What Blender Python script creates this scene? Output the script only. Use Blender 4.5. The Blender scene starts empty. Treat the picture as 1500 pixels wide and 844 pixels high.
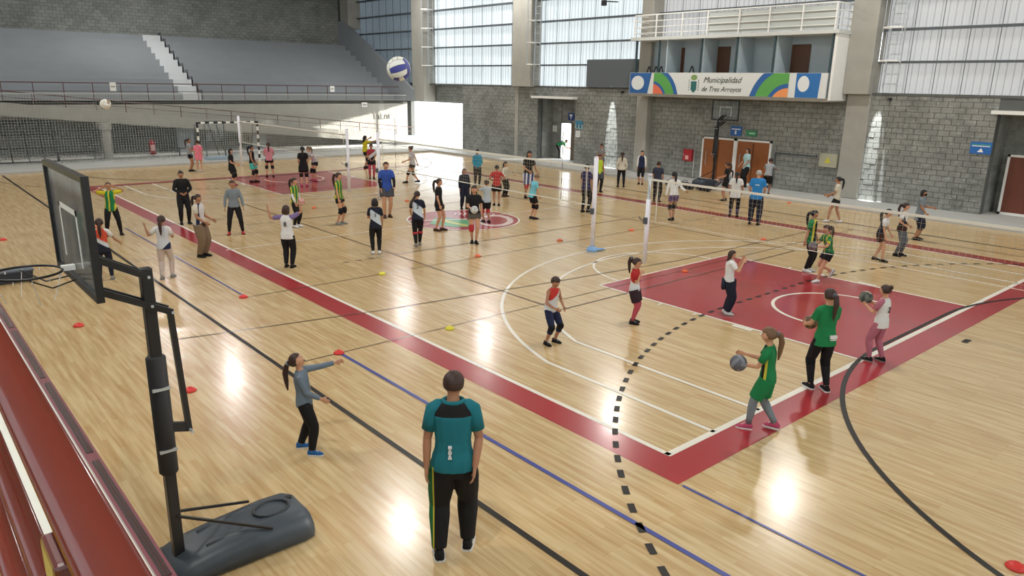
import bpy, math, random
from mathutils import Vector, Matrix, Quaternion
random.seed(7)
R = math.radians
SC = bpy.context.scene
COL = SC.collection

# ------------------------------------------------------------------ camera
cam_data = bpy.data.cameras.new('camera')
cam_data.sensor_fit = 'HORIZONTAL'; cam_data.sensor_width = 36.0
cam_data.lens = 1077.45 * 36.0 / 1500.0
cam_data.clip_start = 0.05; cam_data.clip_end = 300
cam = bpy.data.objects.new('camera', cam_data); COL.objects.link(cam)
SC.camera = cam
def cam_axes(yaw, pitch, roll):
    f = Vector((math.cos(yaw)*math.cos(pitch), math.sin(yaw)*math.cos(pitch), -math.sin(pitch)))
    r = Vector((math.sin(yaw), -math.cos(yaw), 0)); u = r.cross(f)
    return f, r*math.cos(roll)+u*math.sin(roll), u*math.cos(roll)-r*math.sin(roll)
CF, CR, CU = cam_axes(R(48.93545), R(15.53869), R(1.06556))
m = Matrix((CR, CU, -CF)).transposed().to_4x4(); m.translation = Vector((-6.7154, -4.7652, 4.2632))
cam.matrix_world = m

# ------------------------------------------------------------------ daylight, sun, exposure
SC.view_settings.view_transform = 'Standard'; SC.view_settings.look = 'None'
SC.view_settings.gamma = 1.0; SC.view_settings.exposure = 0.22
SC.view_settings.use_curve_mapping = False
W = bpy.data.worlds.new('world'); SC.world = W; W.use_nodes = True
nt = W.node_tree; nt.nodes.clear()
wo = nt.nodes.new('ShaderNodeOutputWorld'); bg = nt.nodes.new('ShaderNodeBackground')
tc = nt.nodes.new('ShaderNodeTexCoord'); sx = nt.nodes.new('ShaderNodeSeparateXYZ'); rp = nt.nodes.new('ShaderNodeValToRGB')
mp = nt.nodes.new('ShaderNodeMapRange'); mp.inputs['From Min'].default_value = -1; mp.inputs['From Max'].default_value = 1
rp.color_ramp.elements[0].position = 0.40; rp.color_ramp.elements[0].color = (.52, .54, .52, 1)
rp.color_ramp.elements[1].position = 0.56; rp.color_ramp.elements[1].color = (.90, .96, 1.0, 1)
nt.links.new(tc.outputs['Generated'], sx.inputs[0]); nt.links.new(sx.outputs['Z'], mp.inputs['Value'])
nt.links.new(mp.outputs[0], rp.inputs[0]); nt.links.new(rp.outputs[0], bg.inputs[0]); nt.links.new(bg.outputs[0], wo.inputs[0])
bg.inputs[1].default_value = 4.0
sd = bpy.data.lights.new('sun', 'SUN'); sd.energy = 16.0; sd.angle = R(2); sd.color = (1, .95, .86)
sun = bpy.data.objects.new('sun', sd); COL.objects.link(sun)
sun.rotation_euler = Vector((-4.6, 2.6, -.95)).to_track_quat('-Z', 'Y').to_euler()
LAMP_POWER = 330.0      # each high bay lamp, added ones too, see the lamp builder

# ------------------------------------------------------------------ helpers
def lin(c):
    if isinstance(c, str): c = tuple(int(c[i:i+2], 16)/255 for i in (0, 2, 4))
    return tuple((v/12.92 if v <= .04045 else ((v+.055)/1.055)**2.4) for v in c) + (1,)
MATS = {}
def mat(name, col, rough=.6, metal=0, spec=.5, noise=0, nscale=8, bump=0, coat=0, emit=0, trans=0):
    if name in MATS: return MATS[name]
    m_ = bpy.data.materials.new(name); m_.use_nodes = True; n = m_.node_tree; b = n.nodes['Principled BSDF']
    b.inputs['Base Color'].default_value = lin(col); b.inputs['Roughness'].default_value = rough
    b.inputs['Metallic'].default_value = metal; b.inputs['Specular IOR Level'].default_value = spec
    if coat: b.inputs['Coat Weight'].default_value = coat; b.inputs['Coat Roughness'].default_value = .1
    if emit: b.inputs['Emission Color'].default_value = lin(col); b.inputs['Emission Strength'].default_value = emit
    if trans: b.inputs['Transmission Weight'].default_value = trans
    if noise or bump:
        t = n.nodes.new('ShaderNodeTexCoord'); no = n.nodes.new('ShaderNodeTexNoise')
        no.inputs['Scale'].default_value = nscale; no.inputs['Detail'].default_value = 5
        n.links.new(t.outputs['Object'], no.inputs['Vector'])
        if noise:
            mx = n.nodes.new('ShaderNodeMix'); mx.data_type = 'RGBA'
            c = lin(col); mx.inputs[6].default_value = tuple(v*(1-noise) for v in c[:3])+(1,)
            mx.inputs[7].default_value = tuple(min(1, v*(1+noise)) for v in c[:3])+(1,)
            n.links.new(no.outputs['Fac'], mx.inputs[0]); n.links.new(mx.outputs[2], b.inputs['Base Color'])
        if bump:
            bp = n.nodes.new('ShaderNodeBump'); bp.inputs['Strength'].default_value = bump; bp.inputs['Distance'].default_value = .01
            n.links.new(no.outputs['Fac'], bp.inputs['Height']); n.links.new(bp.outputs[0], b.inputs['Normal'])
    MATS[name] = m_; return m_

def ramp_mat(name, axis, stops, lo, hi, rough=.75, freq=0):
    """constant bands of dye along an axis of the object's own space"""
    if name in MATS: return MATS[name]
    m_ = bpy.data.materials.new(name); m_.use_nodes = True; n = m_.node_tree; b = n.nodes['Principled BSDF']
    b.inputs['Roughness'].default_value = rough; b.inputs['Specular IOR Level'].default_value = .25
    t = n.nodes.new('ShaderNodeTexCoord'); d = n.nodes.new('ShaderNodeVectorMath'); d.operation = 'DOT_PRODUCT'
    d.inputs[1].default_value = axis; n.links.new(t.outputs['Object'], d.inputs[0])
    r = n.nodes.new('ShaderNodeValToRGB'); r.color_ramp.interpolation = 'CONSTANT'
    if freq:
        a = n.nodes.new('ShaderNodeMath'); a.operation = 'MULTIPLY'; a.inputs[1].default_value = freq
        f = n.nodes.new('ShaderNodeMath'); f.operation = 'FRACT'
        n.links.new(d.outputs['Value'], a.inputs[0]); n.links.new(a.outputs[0], f.inputs[0]); n.links.new(f.outputs[0], r.inputs[0])
    else:
        mr = n.nodes.new('ShaderNodeMapRange'); mr.inputs['From Min'].default_value = lo; mr.inputs['From Max'].default_value = hi
        n.links.new(d.outputs['Value'], mr.inputs['Value']); n.links.new(mr.outputs[0], r.inputs[0])
    el = r.color_ramp.elements
    norm = (lambda v: v) if freq else (lambda v: (v-lo)/(hi-lo))
    el[0].position = 0; el[0].color = lin(stops[0][1])
    el[1].position = min(1, max(0, norm(stops[1][0]))); el[1].color = lin(stops[1][1])
    for p_, c_ in stops[2:]:
        e = el.new(min(1, max(0, norm(p_)))); e.color = lin(c_)
    n.links.new(r.outputs[0], b.inputs['Base Color']); MATS[name] = m_; return m_

class MB:
    def __init__(s): s.v = []; s.f = []; s.mi = []
    def add(s, vs, fs, mi=0):
        o = len(s.v); s.v += [tuple(a) for a in vs]; s.f += [tuple(i+o for i in f) for f in fs]; s.mi += [mi]*len(fs); return s
    def box(s, a, b, mi=0):
        x0, y0, z0 = a; x1, y1, z1 = b
        v = [(x0,y0,z0),(x1,y0,z0),(x1,y1,z0),(x0,y1,z0),(x0,y0,z1),(x1,y0,z1),(x1,y1,z1),(x0,y1,z1)]
        return s.add(v, [(0,3,2,1),(4,5,6,7),(0,1,5,4),(1,2,6,5),(2,3,7,6),(3,0,4,7)], mi)
    def bar(s, p, q, w, h_=None, mi=0, up=(0,0,1)):
        p = Vector(p); q = Vector(q); h_ = h_ or w; d = (q-p).normalized(); u = Vector(up)
        if abs(d.dot(u)) > .98: u = Vector((1,0,0))
        a = d.cross(u).normalized(); c = a.cross(d)
        v = [e + a*i*w/2 + c*j*h_/2 for e in (p, q) for i, j in ((-1,-1),(1,-1),(1,1),(-1,1))]
        return s.add(v, [(0,1,2,3),(7,6,5,4),(0,4,5,1),(1,5,6,2),(2,6,7,3),(3,7,4,0)], mi)
    def loft(s, rings, cap=True, mi=0, closed=True):
        n = len(rings[0]); v = [p for r in rings for p in r]; f = []
        for i in range(len(rings)-1):
            for j in range(n if closed else n-1):
                k = (j+1) % n; f.append((i*n+j, i*n+k, (i+1)*n+k, (i+1)*n+j))
        if cap and closed: f.append(tuple(range(n-1, -1, -1))); f.append(tuple((len(rings)-1)*n+j for j in range(n)))
        return s.add(v, f, mi)
    def tube(s, pts, rads, seg=10, mi=0, closed=False, flat=1.0, ref=None):
        pts = [Vector(p) for p in pts]; n = len(pts)
        if not isinstance(rads, (list, tuple)): rads = [rads]*n
        u = None; rings = []
        for i in range(n):
            if closed: d = pts[(i+1) % n]-pts[i-1]
            else: d = pts[min(i+1, n-1)]-pts[max(i-1, 0)]
            d.normalize()
            if u is None:
                u = Vector(ref) if ref else (Vector((0,0,1)) if abs(d.z) < .9 else Vector((1,0,0)))
            u = (u - d*u.dot(d))
            if u.length < 1e-5: u = d.orthogonal()
            u.normalize(); w = d.cross(u)
            r = rads[i]
            rings.append([pts[i] + w*r*math.cos(2*math.pi*j/seg) + u*r*flat*math.sin(2*math.pi*j/seg) for j in range(seg)])
        if closed:
            rings.append(rings[0]); return s.loft(rings, cap=False, mi=mi)
        return s.loft(rings, mi=mi)
    def cyl(s, p, q, r, seg=16, r2=None, mi=0): return s.tube([p, q], [r, r if r2 is None else r2], seg, mi)
    def ball(s, c, r, seg=12, mi=0, M=None):
        c = Vector(c); rr = r if isinstance(r, (tuple, list)) else (r, r, r); rings = []
        n = seg//2+1
        v = [Vector((0,0,1))]; f = []
        for i in range(1, n):
            th = math.pi*i/n
            for j in range(seg): v.append(Vector((math.sin(th)*math.cos(2*math.pi*j/seg), math.sin(th)*math.sin(2*math.pi*j/seg), math.cos(th))))
        v.append(Vector((0,0,-1)))
        for j in range(seg): f.append((0, 1+j, 1+(j+1) % seg))
        for i in range(n-2):
            for j in range(seg): a = 1+i*seg+j; b = 1+i*seg+(j+1) % seg; f.append((a, a+seg, b+seg, b))
        L_ = len(v)-1; o = 1+(n-2)*seg
        for j in range(seg): f.append((L_, o+(j+1) % seg, o+j))
        v = [Vector((a.x*rr[0], a.y*rr[1], a.z*rr[2])) for a in v]
        if M: v = [M @ a for a in v]
        return s.add([a+c for a in v], f, mi)
    def xform(s, M): s.v = [tuple(M @ Vector(a)) for a in s.v]; return s
    def mesh(s, name, mats, smooth=False):
        me = bpy.data.meshes.new(name); me.from_pydata(s.v, [], s.f); me.update()
        for m_ in (mats if isinstance(mats, (list, tuple)) else [mats]): me.materials.append(m_)
        if any(s.mi): me.polygons.foreach_set('material_index', s.mi)
        if smooth: me.polygons.foreach_set('use_smooth', [True]*len(me.polygons))
        return me
    def build(s, name, mats, parent=None, smooth=False, bevel=0, **props):
        o = bpy.data.objects.new(name, s.mesh(name, mats, smooth)); COL.objects.link(o)
        if parent: o.parent = parent
        if bevel:
            b = o.modifiers.new('bevel', 'BEVEL'); b.width = bevel; b.segments = 2; b.limit_method = 'ANGLE'
        for k_, v_ in props.items(): o[k_] = v_
        return o
def empty(name, loc=(0,0,0), rz=0, **props):
    o = bpy.data.objects.new(name, None); COL.objects.link(o); o.location = loc; o.rotation_euler = (0, 0, rz); o.empty_display_size = .2
    for k_, v_ in props.items(): o[k_] = v_
    return o
def copyo(src, parent=None, loc=None, **props):
    o = src.copy(); COL.objects.link(o); o.parent = parent
    if loc is not None: o.location = loc
    for k_, v_ in props.items(): o[k_] = v_
    return o
def text(s, size, name, material, parent, M, extrude=.002, align='CENTER', shear=0):
    c = bpy.data.curves.new(name, 'FONT'); c.body = s; c.size = size; c.extrude = extrude; c.align_x = align; c.align_y = 'CENTER'
    c.shear = shear; c.resolution_u = 3; c.materials.append(material)
    tmp = bpy.data.objects.new(name, c); me = bpy.data.meshes.new_from_object(tmp); bpy.data.objects.remove(tmp)
    if not me.materials: me.materials.append(material)
    o = bpy.data.objects.new(name, me); COL.objects.link(o)
    if parent: o.parent = parent
    o.matrix_local = M; return o
def onwall_x(x, y, z):      # a frame for flat print facing -X (towards the court) at this place
    Mx = Matrix(((0, 0, -1), (-1, 0, 0), (0, 1, 0))).to_4x4(); Mx.translation = Vector((x, y, z)); return Mx

M_CONC = mat('concrete', 'a19f97', .85, noise=.18, nscale=1.3, bump=.15)
M_CONCD = mat('stand_concrete', '8e9398', .8, noise=.10, nscale=.7)
M_WALK = mat('walkway_concrete', 'b4b5b2', .6, noise=.10, nscale=1.2)
M_MORT = mat('mortar', '5f615f', .95, noise=.2, nscale=3)
M_WHITE = mat('white_paint', 'e8e8e4', .4)
M_BLACK = mat('black_metal', '1a1a1c', .4)
M_STEEL = mat('dark_steel', '5a6065', .5, metal=.3)
M_GALV = mat('galvanised', 'b9bfc4', .4, metal=.5)
M_RED = mat('red_paint', '74200f', .09, coat=1.0, spec=.7)
M_MAROON = mat('maroon_paint', '5a1a18', .3, coat=.4)
M_STRING = mat('net_string', 'b8bdb8', .8)
# ------------------------------------------------------------------ materials that need more nodes
def wood_material():
    m_ = bpy.data.materials.new('maple_floor'); m_.use_nodes = True; n = m_.node_tree; b = n.nodes['Principled BSDF']
    t = n.nodes.new('ShaderNodeTexCoord'); mpg = n.nodes.new('ShaderNodeMapping'); mpg.inputs['Rotation'].default_value = (0, 0, R(90))
    n.links.new(t.outputs['Object'], mpg.inputs[0])
    def brick(c1, c2, c3, off):
        k = n.nodes.new('ShaderNodeTexBrick'); k.offset = off; k.offset_frequency = 3
        k.inputs['Color1'].default_value = lin(c1); k.inputs['Color2'].default_value = lin(c2); k.inputs['Mortar'].default_value = lin(c3)
        k.inputs['Scale'].default_value = 1; k.inputs['Mortar Size'].default_value = .0012; k.inputs['Brick Width'].default_value = .85
        k.inputs['Row Height'].default_value = .066; k.inputs['Bias'].default_value = -.1
        n.links.new(mpg.outputs[0], k.inputs[0]); return k
    k = brick('d6bf94', 'cbae80', 'bb9c6e', .37)
    sc = n.nodes.new('ShaderNodeMapping'); sc.inputs['Scale'].default_value = (14, .9, 1); n.links.new(t.outputs['Object'], sc.inputs[0])
    no = n.nodes.new('ShaderNodeTexNoise'); no.inputs['Scale'].default_value = 1.2; no.inputs['Detail'].default_value = 4; n.links.new(sc.outputs[0], no.inputs['Vector'])
    r = n.nodes.new('ShaderNodeValToRGB'); r.color_ramp.elements[0].position = .3; r.color_ramp.elements[0].color = lin('dccdb4')
    r.color_ramp.elements[1].position = .62; r.color_ramp.elements[1].color = (1, 1, 1, 1); n.links.new(no.outputs['Fac'], r.inputs[0])
    mx = n.nodes.new('ShaderNodeMix'); mx.data_type = 'RGBA'; mx.blend_type = 'MULTIPLY'; mx.inputs[0].default_value = .8
    n.links.new(k.outputs['Color'], mx.inputs[6]); n.links.new(r.outputs[0], mx.inputs[7]); n.links.new(mx.outputs[2], b.inputs['Base Color'])
    b.inputs['Roughness'].default_value = .22; b.inputs['Specular IOR Level'].default_value = .6
    b.inputs['Coat Weight'].default_value = .12; b.inputs['Coat Roughness'].default_value = .12
    bw = n.nodes.new('ShaderNodeRGBToBW'); n.links.new(k.outputs['Color'], bw.inputs[0])
    bp = n.nodes.new('ShaderNodeBump'); bp.inputs['Strength'].default_value = .05; bp.inputs['Distance'].default_value = .01
    n.links.new(bw.outputs[0], bp.inputs['Height']); n.links.new(bp.outputs[0], b.inputs['Normal'])
    return m_
def block_material(name, c0, c1, cw):
    m_ = bpy.data.materials.new(name); m_.use_nodes = True; n = m_.node_tree; b = n.nodes['Principled BSDF']; b.inputs['Roughness'].default_value = .9
    g = n.nodes.new('ShaderNodeNewGeometry'); sn = n.nodes.new('ShaderNodeVectorMath'); sn.operation = 'SNAP'; sn.inputs[1].default_value = (.4, .4, .2)
    n.links.new(g.outputs['Position'], sn.inputs[0]); wn = n.nodes.new('ShaderNodeTexWhiteNoise'); n.links.new(sn.outputs[0], wn.inputs['Vector'])
    no = n.nodes.new('ShaderNodeTexNoise'); no.inputs['Scale'].default_value = .55; no.inputs['Detail'].default_value = 6; no.inputs['Roughness'].default_value = .65
    n.links.new(g.outputs['Position'], no.inputs['Vector'])
    mx = n.nodes.new('ShaderNodeMix'); mx.data_type = 'RGBA'; mx.inputs[6].default_value = lin(c0); mx.inputs[7].default_value = lin(c1)
    ad = n.nodes.new('ShaderNodeMath'); ad.operation = 'MULTIPLY_ADD'; ad.inputs[1].default_value = .45; n.links.new(wn.outputs['Value'], ad.inputs[0])
    r0 = n.nodes.new('ShaderNodeMapRange'); r0.inputs['From Min'].default_value = .35; r0.inputs['From Max'].default_value = .65; r0.inputs['To Max'].default_value = .55
    n.links.new(no.outputs['Fac'], r0.inputs['Value']); n.links.new(r0.outputs[0], ad.inputs[2]); n.links.new(ad.outputs[0], mx.inputs[0])
    n2 = n.nodes.new('ShaderNodeTexNoise'); n2.inputs['Scale'].default_value = 9; n2.inputs['Detail'].default_value = 4; n.links.new(g.outputs['Position'], n2.inputs['Vector'])
    r2 = n.nodes.new('ShaderNodeValToRGB'); r2.color_ramp.elements[0].position = .56; r2.color_ramp.elements[1].position = .8
    r2.color_ramp.elements[1].color = (.5, .5, .5, 1); n.links.new(n2.outputs['Fac'], r2.inputs[0])
    m2 = n.nodes.new('ShaderNodeMix'); m2.data_type = 'RGBA'; m2.inputs[7].default_value = lin(cw)
    n.links.new(r2.outputs[0], m2.inputs[0]); n.links.new(mx.outputs[2], m2.inputs[6]); n.links.new(m2.outputs[2], b.inputs['Base Color'])
    return m_
M_BLK = block_material('grey_block', '6f716d', '999a95', 'c0c1bb')
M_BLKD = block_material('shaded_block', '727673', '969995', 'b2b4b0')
def sheet_material(name, col, T, diff):
    m_ = bpy.data.materials.new(name); m_.use_nodes = True; n = m_.node_tree; n.nodes.clear()
    o = n.nodes.new('ShaderNodeOutputMaterial'); tr = n.nodes.new('ShaderNodeBsdfTranslucent'); df = n.nodes.new('ShaderNodeBsdfDiffuse'); a = n.nodes.new('ShaderNodeAddShader')
    g = n.nodes.new('ShaderNodeNewGeometry'); no = n.nodes.new('ShaderNodeTexNoise'); no.inputs['Scale'].default_value = .35; no.inputs['Detail'].default_value = 3
    n.links.new(g.outputs['Position'], no.inputs['Vector'])
    c = lin(col); mx = n.nodes.new('ShaderNodeMix'); mx.data_type = 'RGBA'
    mx.inputs[6].default_value = tuple(v*T*.8 for v in c[:3])+(1,); mx.inputs[7].default_value = tuple(v*T*1.2 for v in c[:3])+(1,)
    n.links.new(no.outputs['Fac'], mx.inputs[0]); n.links.new(mx.outputs[2], tr.inputs[0])
    df.inputs[0].default_value = tuple(v*diff for v in c[:3])+(1,)
    n.links.new(tr.outputs[0], a.inputs[0]); n.links.new(df.outputs[0], a.inputs[1]); n.links.new(a.outputs[0], o.inputs[0]); return m_
M_SHB = sheet_material('translucent_sheet', 'e2edf5', .11, .40)
M_SHG = sheet_material('grey_sheet', 'd8dadd', .075, .34)
M_SHD = sheet_material('shaded_sheet', 'b4c6d6', .028, .22)  # darker blue sheet copy: shade behind the stand put into the colour

# ------------------------------------------------------------------ floor
M_FLOOR = wood_material()
floor = MB().box((-16, -14, -.12), (20.35, 34.3, 0)).build('floor', M_FLOOR, kind='structure')
L_W = mat('line_white', 'e9e4d8', .3, spec=.5); L_K = mat('line_black', '1d1814', .4, spec=.3); L_B = mat('line_blue', '3f4a96', .3, spec=.5)
L_BR = mat('line_brown', '5b4a38', .3, spec=.5)
L_R = mat('court_red', 'a8343a', .22, noise=.06, nscale=.6, coat=.3); L_R2 = mat('court_red_dark', '8f3a33', .25)
L_G = mat('court_green', '4a9a62', .3); L_Y = mat('court_yellow', 'c9bd5a', .3)
def ribbon(name, pts, w, z, m_, closed=False, n_=None):
    pts = [Vector((p[0], p[1], 0)) for p in pts]; k = len(pts); a = []; c = []
    for i in range(k):
        if closed: d = pts[(i+1) % k]-pts[i-1]
        else: d = pts[min(i+1, k-1)]-pts[max(i-1, 0)]
        d.normalize(); s = Vector((-d.y, d.x, 0))*w/2
        a.append((pts[i]+s).to_tuple()[:2]+(z,)); c.append((pts[i]-s).to_tuple()[:2]+(z,))
    f = [(i, (i+1) % k, k+(i+1) % k, k+i) for i in range(k if closed else k-1)]
    f = [tuple(reversed(q)) for q in f]
    return MB().add(a+c, f).build(name, m_, floor)
def rect(name, x0, y0, x1, y1, z, m_): return MB().add([(x0,y0,z),(x1,y0,z),(x1,y1,z),(x0,y1,z)], [(0,1,2,3)]).build(name, m_, floor)
def arcp(cx, cy, r, a0, a1, n_=40): return [(cx+r*math.cos(R(a0+(a1-a0)*i/n_)), cy+r*math.sin(R(a0+(a1-a0)*i/n_))) for i in range(n_+1)]
Z1, Z2, Z3 = .002, .004, .006
rect('sideline_band', -.5, -.5, 0, 28.5, Z1, L_R); rect('baseline_band', 0, -.5, 15, 0, Z1, L_R)
rect('baseline_band', 0, 28, 15, 28.5, Z1, L_R); rect('sideline_band', 15, -.5, 15.6, 28.5, Z1, L_R2)
for s in (0, 1):
    Y = (lambda y: y) if s == 0 else (lambda y: 28-y)
    ya, yb = sorted((Y(0), Y(5.8)))
    rect('key', 5.05, ya, 9.95, yb, Z1, L_R)
    for x in (5.05, 9.95): ribbon('court_line', [(x, Y(0)), (x, Y(5.8))], .06, Z2, L_W)
    ribbon('court_line', [(5.05, Y(5.8)), (9.95, Y(5.8))], .05, Z2, L_W)
    ribbon('court_line', [(x, Y(y)) for x, y in arcp(7.5, 5.8, 1.8, 0, 180)], .06, Z2, L_W)
    ribbon('court_line', [(x, Y(y)) for x, y in [(8.75, 1.2)]+arcp(7.5, 1.575, 1.25, 0, 180)+[(6.25, 1.2)]], .07, Z2, L_W)
    for r_, xs in ((6.75, .925), (5.85, 1.98)):
        a = math.degrees(math.acos((7.5-xs)/r_)); ribbon('court_line', [(x, Y(y)) for x, y in [(15-xs, 0)]+arcp(7.5, 1.575, r_, a, 180-a, 60)+[(xs, 0)]], .068, Z2, L_W)
    for x in (4.95, 10.05):
        rect('court_line', x-.06, min(Y(1.95), Y(2.35)), x+.06, max(Y(1.95), Y(2.35)), Z3, L_W)
        for y in (1.75, 3.2, 4.05): ribbon('court_line', [(x-.06, Y(y)), (x+.06, Y(y))], .05, Z3, L_W)
ribbon('court_line', [(-.02, -.02), (-.02, 28.02)], .075, Z2, L_W); ribbon('court_line', [(15.02, -.02), (15.02, 28.02)], .075, Z2, L_W)
ribbon('court_line', [(-.05, .0), (15.05, .0)], .095, Z2, L_W); ribbon('court_line', [(0, 28), (15, 28)], .06, Z2, L_K)
ribbon('court_line', [(-.15, 14), (15.15, 14)], .05, Z2, L_W)
# centre circle and its painted emblem
MB().add([(7.5+1.8*math.cos(2*math.pi*i/64), 14+1.8*math.sin(2*math.pi*i/64), Z1) for i in range(64)], [tuple(range(64))]).build('centre_circle', L_R, floor)
ribbon('court_line', arcp(7.5, 14, 1.8, 0, 360, 64)[:-1], .06, Z3, L_W, closed=True)
L_PK = mat('court_pale', 'cfc0bb', .3)
E_ = Vector((CR.x, CR.y, 0)).normalized(); N_ = Vector((-E_.y, E_.x, 0))
def emb(name, pts, m_, z=Z2+.001): 
    v = [(7.5+E_.x*a+N_.x*b, 14+E_.y*a+N_.y*b, z) for a, b in pts]; return MB().add(v, [tuple(range(len(v)))]).build(name, m_, floor)
emb('emblem_field', [(-1.0, -.9), (-.2, -1.35), (.35, -1.2), (.35, -.2), (-.7, .35), (-.95, .1)], L_G)
emb('emblem_stripe', [(-.75, -.3), (-.6, -.15), (.25, -1.05), (.15, -1.2)], L_Y, Z3)
emb('emblem_stripe', [(-1.75, -.55), (-1.72, -.35), (.1, .15), (.1, -.02)], L_PK, Z3)
emb('emblem_disc', [(1.0+.42*math.cos(a*.4), -.1+.75*math.sin(a*.4)) for a in range(16)], mat('court_red3', '9a2f35', .25), Z3+.001)
emb('emblem_ring', [(1.02+.6*math.cos(a*.4), -.08+1.05*math.sin(a*.4)) for a in range(16)], L_PK, Z3)
for i in range(9):
    a = -1.3+i*.26; emb('emblem_letter', [(-.4+i*.16, .75), (-.32+i*.16, .75), (-.28+i*.16, 1.2), (-.36+i*.16, 1.2)], L_PK)
# handball court
for x in (-2.45, 17.45): ribbon('court_line', [(x, -6), (x, 34)], .07, Z3, L_K)
for s in (0, 1):
    Y = (lambda y: y) if s == 0 else (lambda y: 28-y)
    ribbon('court_line', [(x, Y(y)) for x, y in arcp(9, -6, 6.1, 0, 90, 30)+arcp(6, -6, 6.1, 90, 180, 30)], .07, Z3, L_K)
    q3 = R(90)*9.12; tot = 2*q3+3.0
    def at_(d):
        if d < q3: a = d/9.12; return (9+9.12*math.cos(a), -6+9.12*math.sin(a))
        if d < q3+3: return (9-(d-q3), 3.12)
        a = (d-q3-3)/9.12+R(90); return (6+9.12*math.cos(a), -6+9.12*math.sin(a))
    d = .3
    while d < tot-.4:
        a, b = at_(d), at_(d+.17); ribbon('court_dash', [(a[0], Y(a[1])), (b[0], Y(b[1]))], .075, Z3, L_K); d += .352
    ribbon('court_line', [(7.38, Y(-.75)), (7.62, Y(-.75))], .1, Z3, L_K)
# volleyball courts
for x in (3.03, 12.0): ribbon('court_line', [(x, 5), (x, 23)], .04, Z3, L_BR)
for y in (5, 11, 17, 23): ribbon('court_line', [(3.03, y), (12, y)], .04, Z3, L_BR)
for y in (11, 17):
    for i in range(4):
        for sx_, x in ((-1, 3.03), (1, 12.0)): ribbon('court_dash', [(x+sx_*(.25+i*.35), y), (x+sx_*(.42+i*.35), y)], .04, Z3, L_BR)
ribbon('court_line', [(-3.3, 7.75), (.37, 7.08), (4.2, 6.64), (8.5, 6.2), (15, 6.2)], .035, Z3, L_BR)
for y in (5.5, 9.5, 18.5): ribbon('court_line', [(-2.2 if y < 6 else -1.45, y), (16.5, y)], .022, Z3, L_BR)
ribbon('court_line', [(-2.45, 14.1), (-.5, 14.0)], .035, Z3, L_BR)
ribbon('court_line', [(-1.45, -6), (-1.45, 5.5)], .06, Z3, L_B); ribbon('court_line', [(-1.4, 9.5), (-1.4, 18.5)], .04, Z3, L_B)
ribbon('court_line', [(-.48, -.55), (-.48, -6)], .035, Z3, L_B)
for x in (16.4,): ribbon('court_line', [(x, -4), (x, 18.5)], .03, Z3, L_BR)

# ------------------------------------------------------------------ walkways, ceiling, walls
MB().box((20.35, -14, -.12), (24.6, 40.9, .12)).build('trim_1', M_WALK, kind='structure')
MB().box((-16, 34.3, -.12), (20.35, 40.9, .10)).build('trim_2', M_WALK, kind='structure')
MB().box((-16, 38.9, .10), (20.35, 40.9, .2)).build('trim_3', M_WHITE, kind='structure')
MB().box((22.9, 20, -.14), (60, 60, .05)).build('outdoor_pavement', M_WALK, kind='structure')
MB().box((-18, -16, 12), (23.2, 50, 12.3)).build('ceiling', mat('ceiling_paint', 'c6c8c8', .8), kind='structure')
bm = MB()
for y in (-10, 0, 8.6, 19, 28.1, 38, 47): bm.bar((-18, y, 11.6), (23, y, 11.6), .25, .8)
bm.build('trim_4', M_STEEL, kind='structure')
wb = MB().box((-18, -14.3, 0), (23, -14, 4.1)).build('wall_back', M_CONC, kind='structure')
wn = MB().box((-18, -14, 0), (-17.7, 50, 5)).build('wall_near', M_CONC, kind='structure')
M_SHFILL = sheet_material('fill_sheet', 'eef4f8', .30, .42)  # unseen translucent wall sheets, added so more daylight fills the hall
for i in range(20): MB().add([(-18+i*2.05, -14.15, 4.1), (-18+i*2.05+2.03, -14.15, 4.1), (-18+i*2.05+2.03, -14.15, 12), (-18+i*2.05, -14.15, 12)], [(0,1,2,3)]).build('wall_sheet', M_SHFILL, wb)
for i in range(32): MB().add([(-17.9, -14+i*2, 5), (-17.9, -14+i*2+1.98, 5), (-17.9, -14+i*2+1.98, 12), (-17.9, -14+i*2, 12)], [(0,1,2,3)]).build('wall_sheet', M_SHFILL, wn)
# right wall: block masonry below, translucent sheets above
XW = 22.5
wall_r = MB()
OPEN = [(-14, 3.85, .12, 3.55), (23.85, 26.8, .12, 3.52), (33.9, 40.2, .12, 2.95)]     # y0, y1, z0, z1
ys = [-14, 3.85, 23.85, 26.8, 33.9, 38.5]
wall_r.box((XW+.015, 3.85, .12), (XW+.35, 23.85, 4.1)).box((XW+.015, 26.8, .12), (XW+.35, 33.9, 4.1))
wall_r.box((XW+.015, -14, 3.55), (XW+.35, 3.85, 4.1)).box((XW+.015, 23.85, 3.52), (XW+.35, 26.8, 4.1)).box((XW+.5, 33.9, 2.95), (XW+.8, 38.6, 4.1))
wall_r.box((XW-.02, -14, 4.08), (XW+.4, 38.6, 4.16)).box((XW+.35, 38.4, 2.95), (XW+.55, 40.4, 4.2)).box((XW+.3, 40.3, 0), (XW+.6, 50, 3.0))
wall_r = wall_r.build('wall_right', M_MORT, kind='structure')
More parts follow.
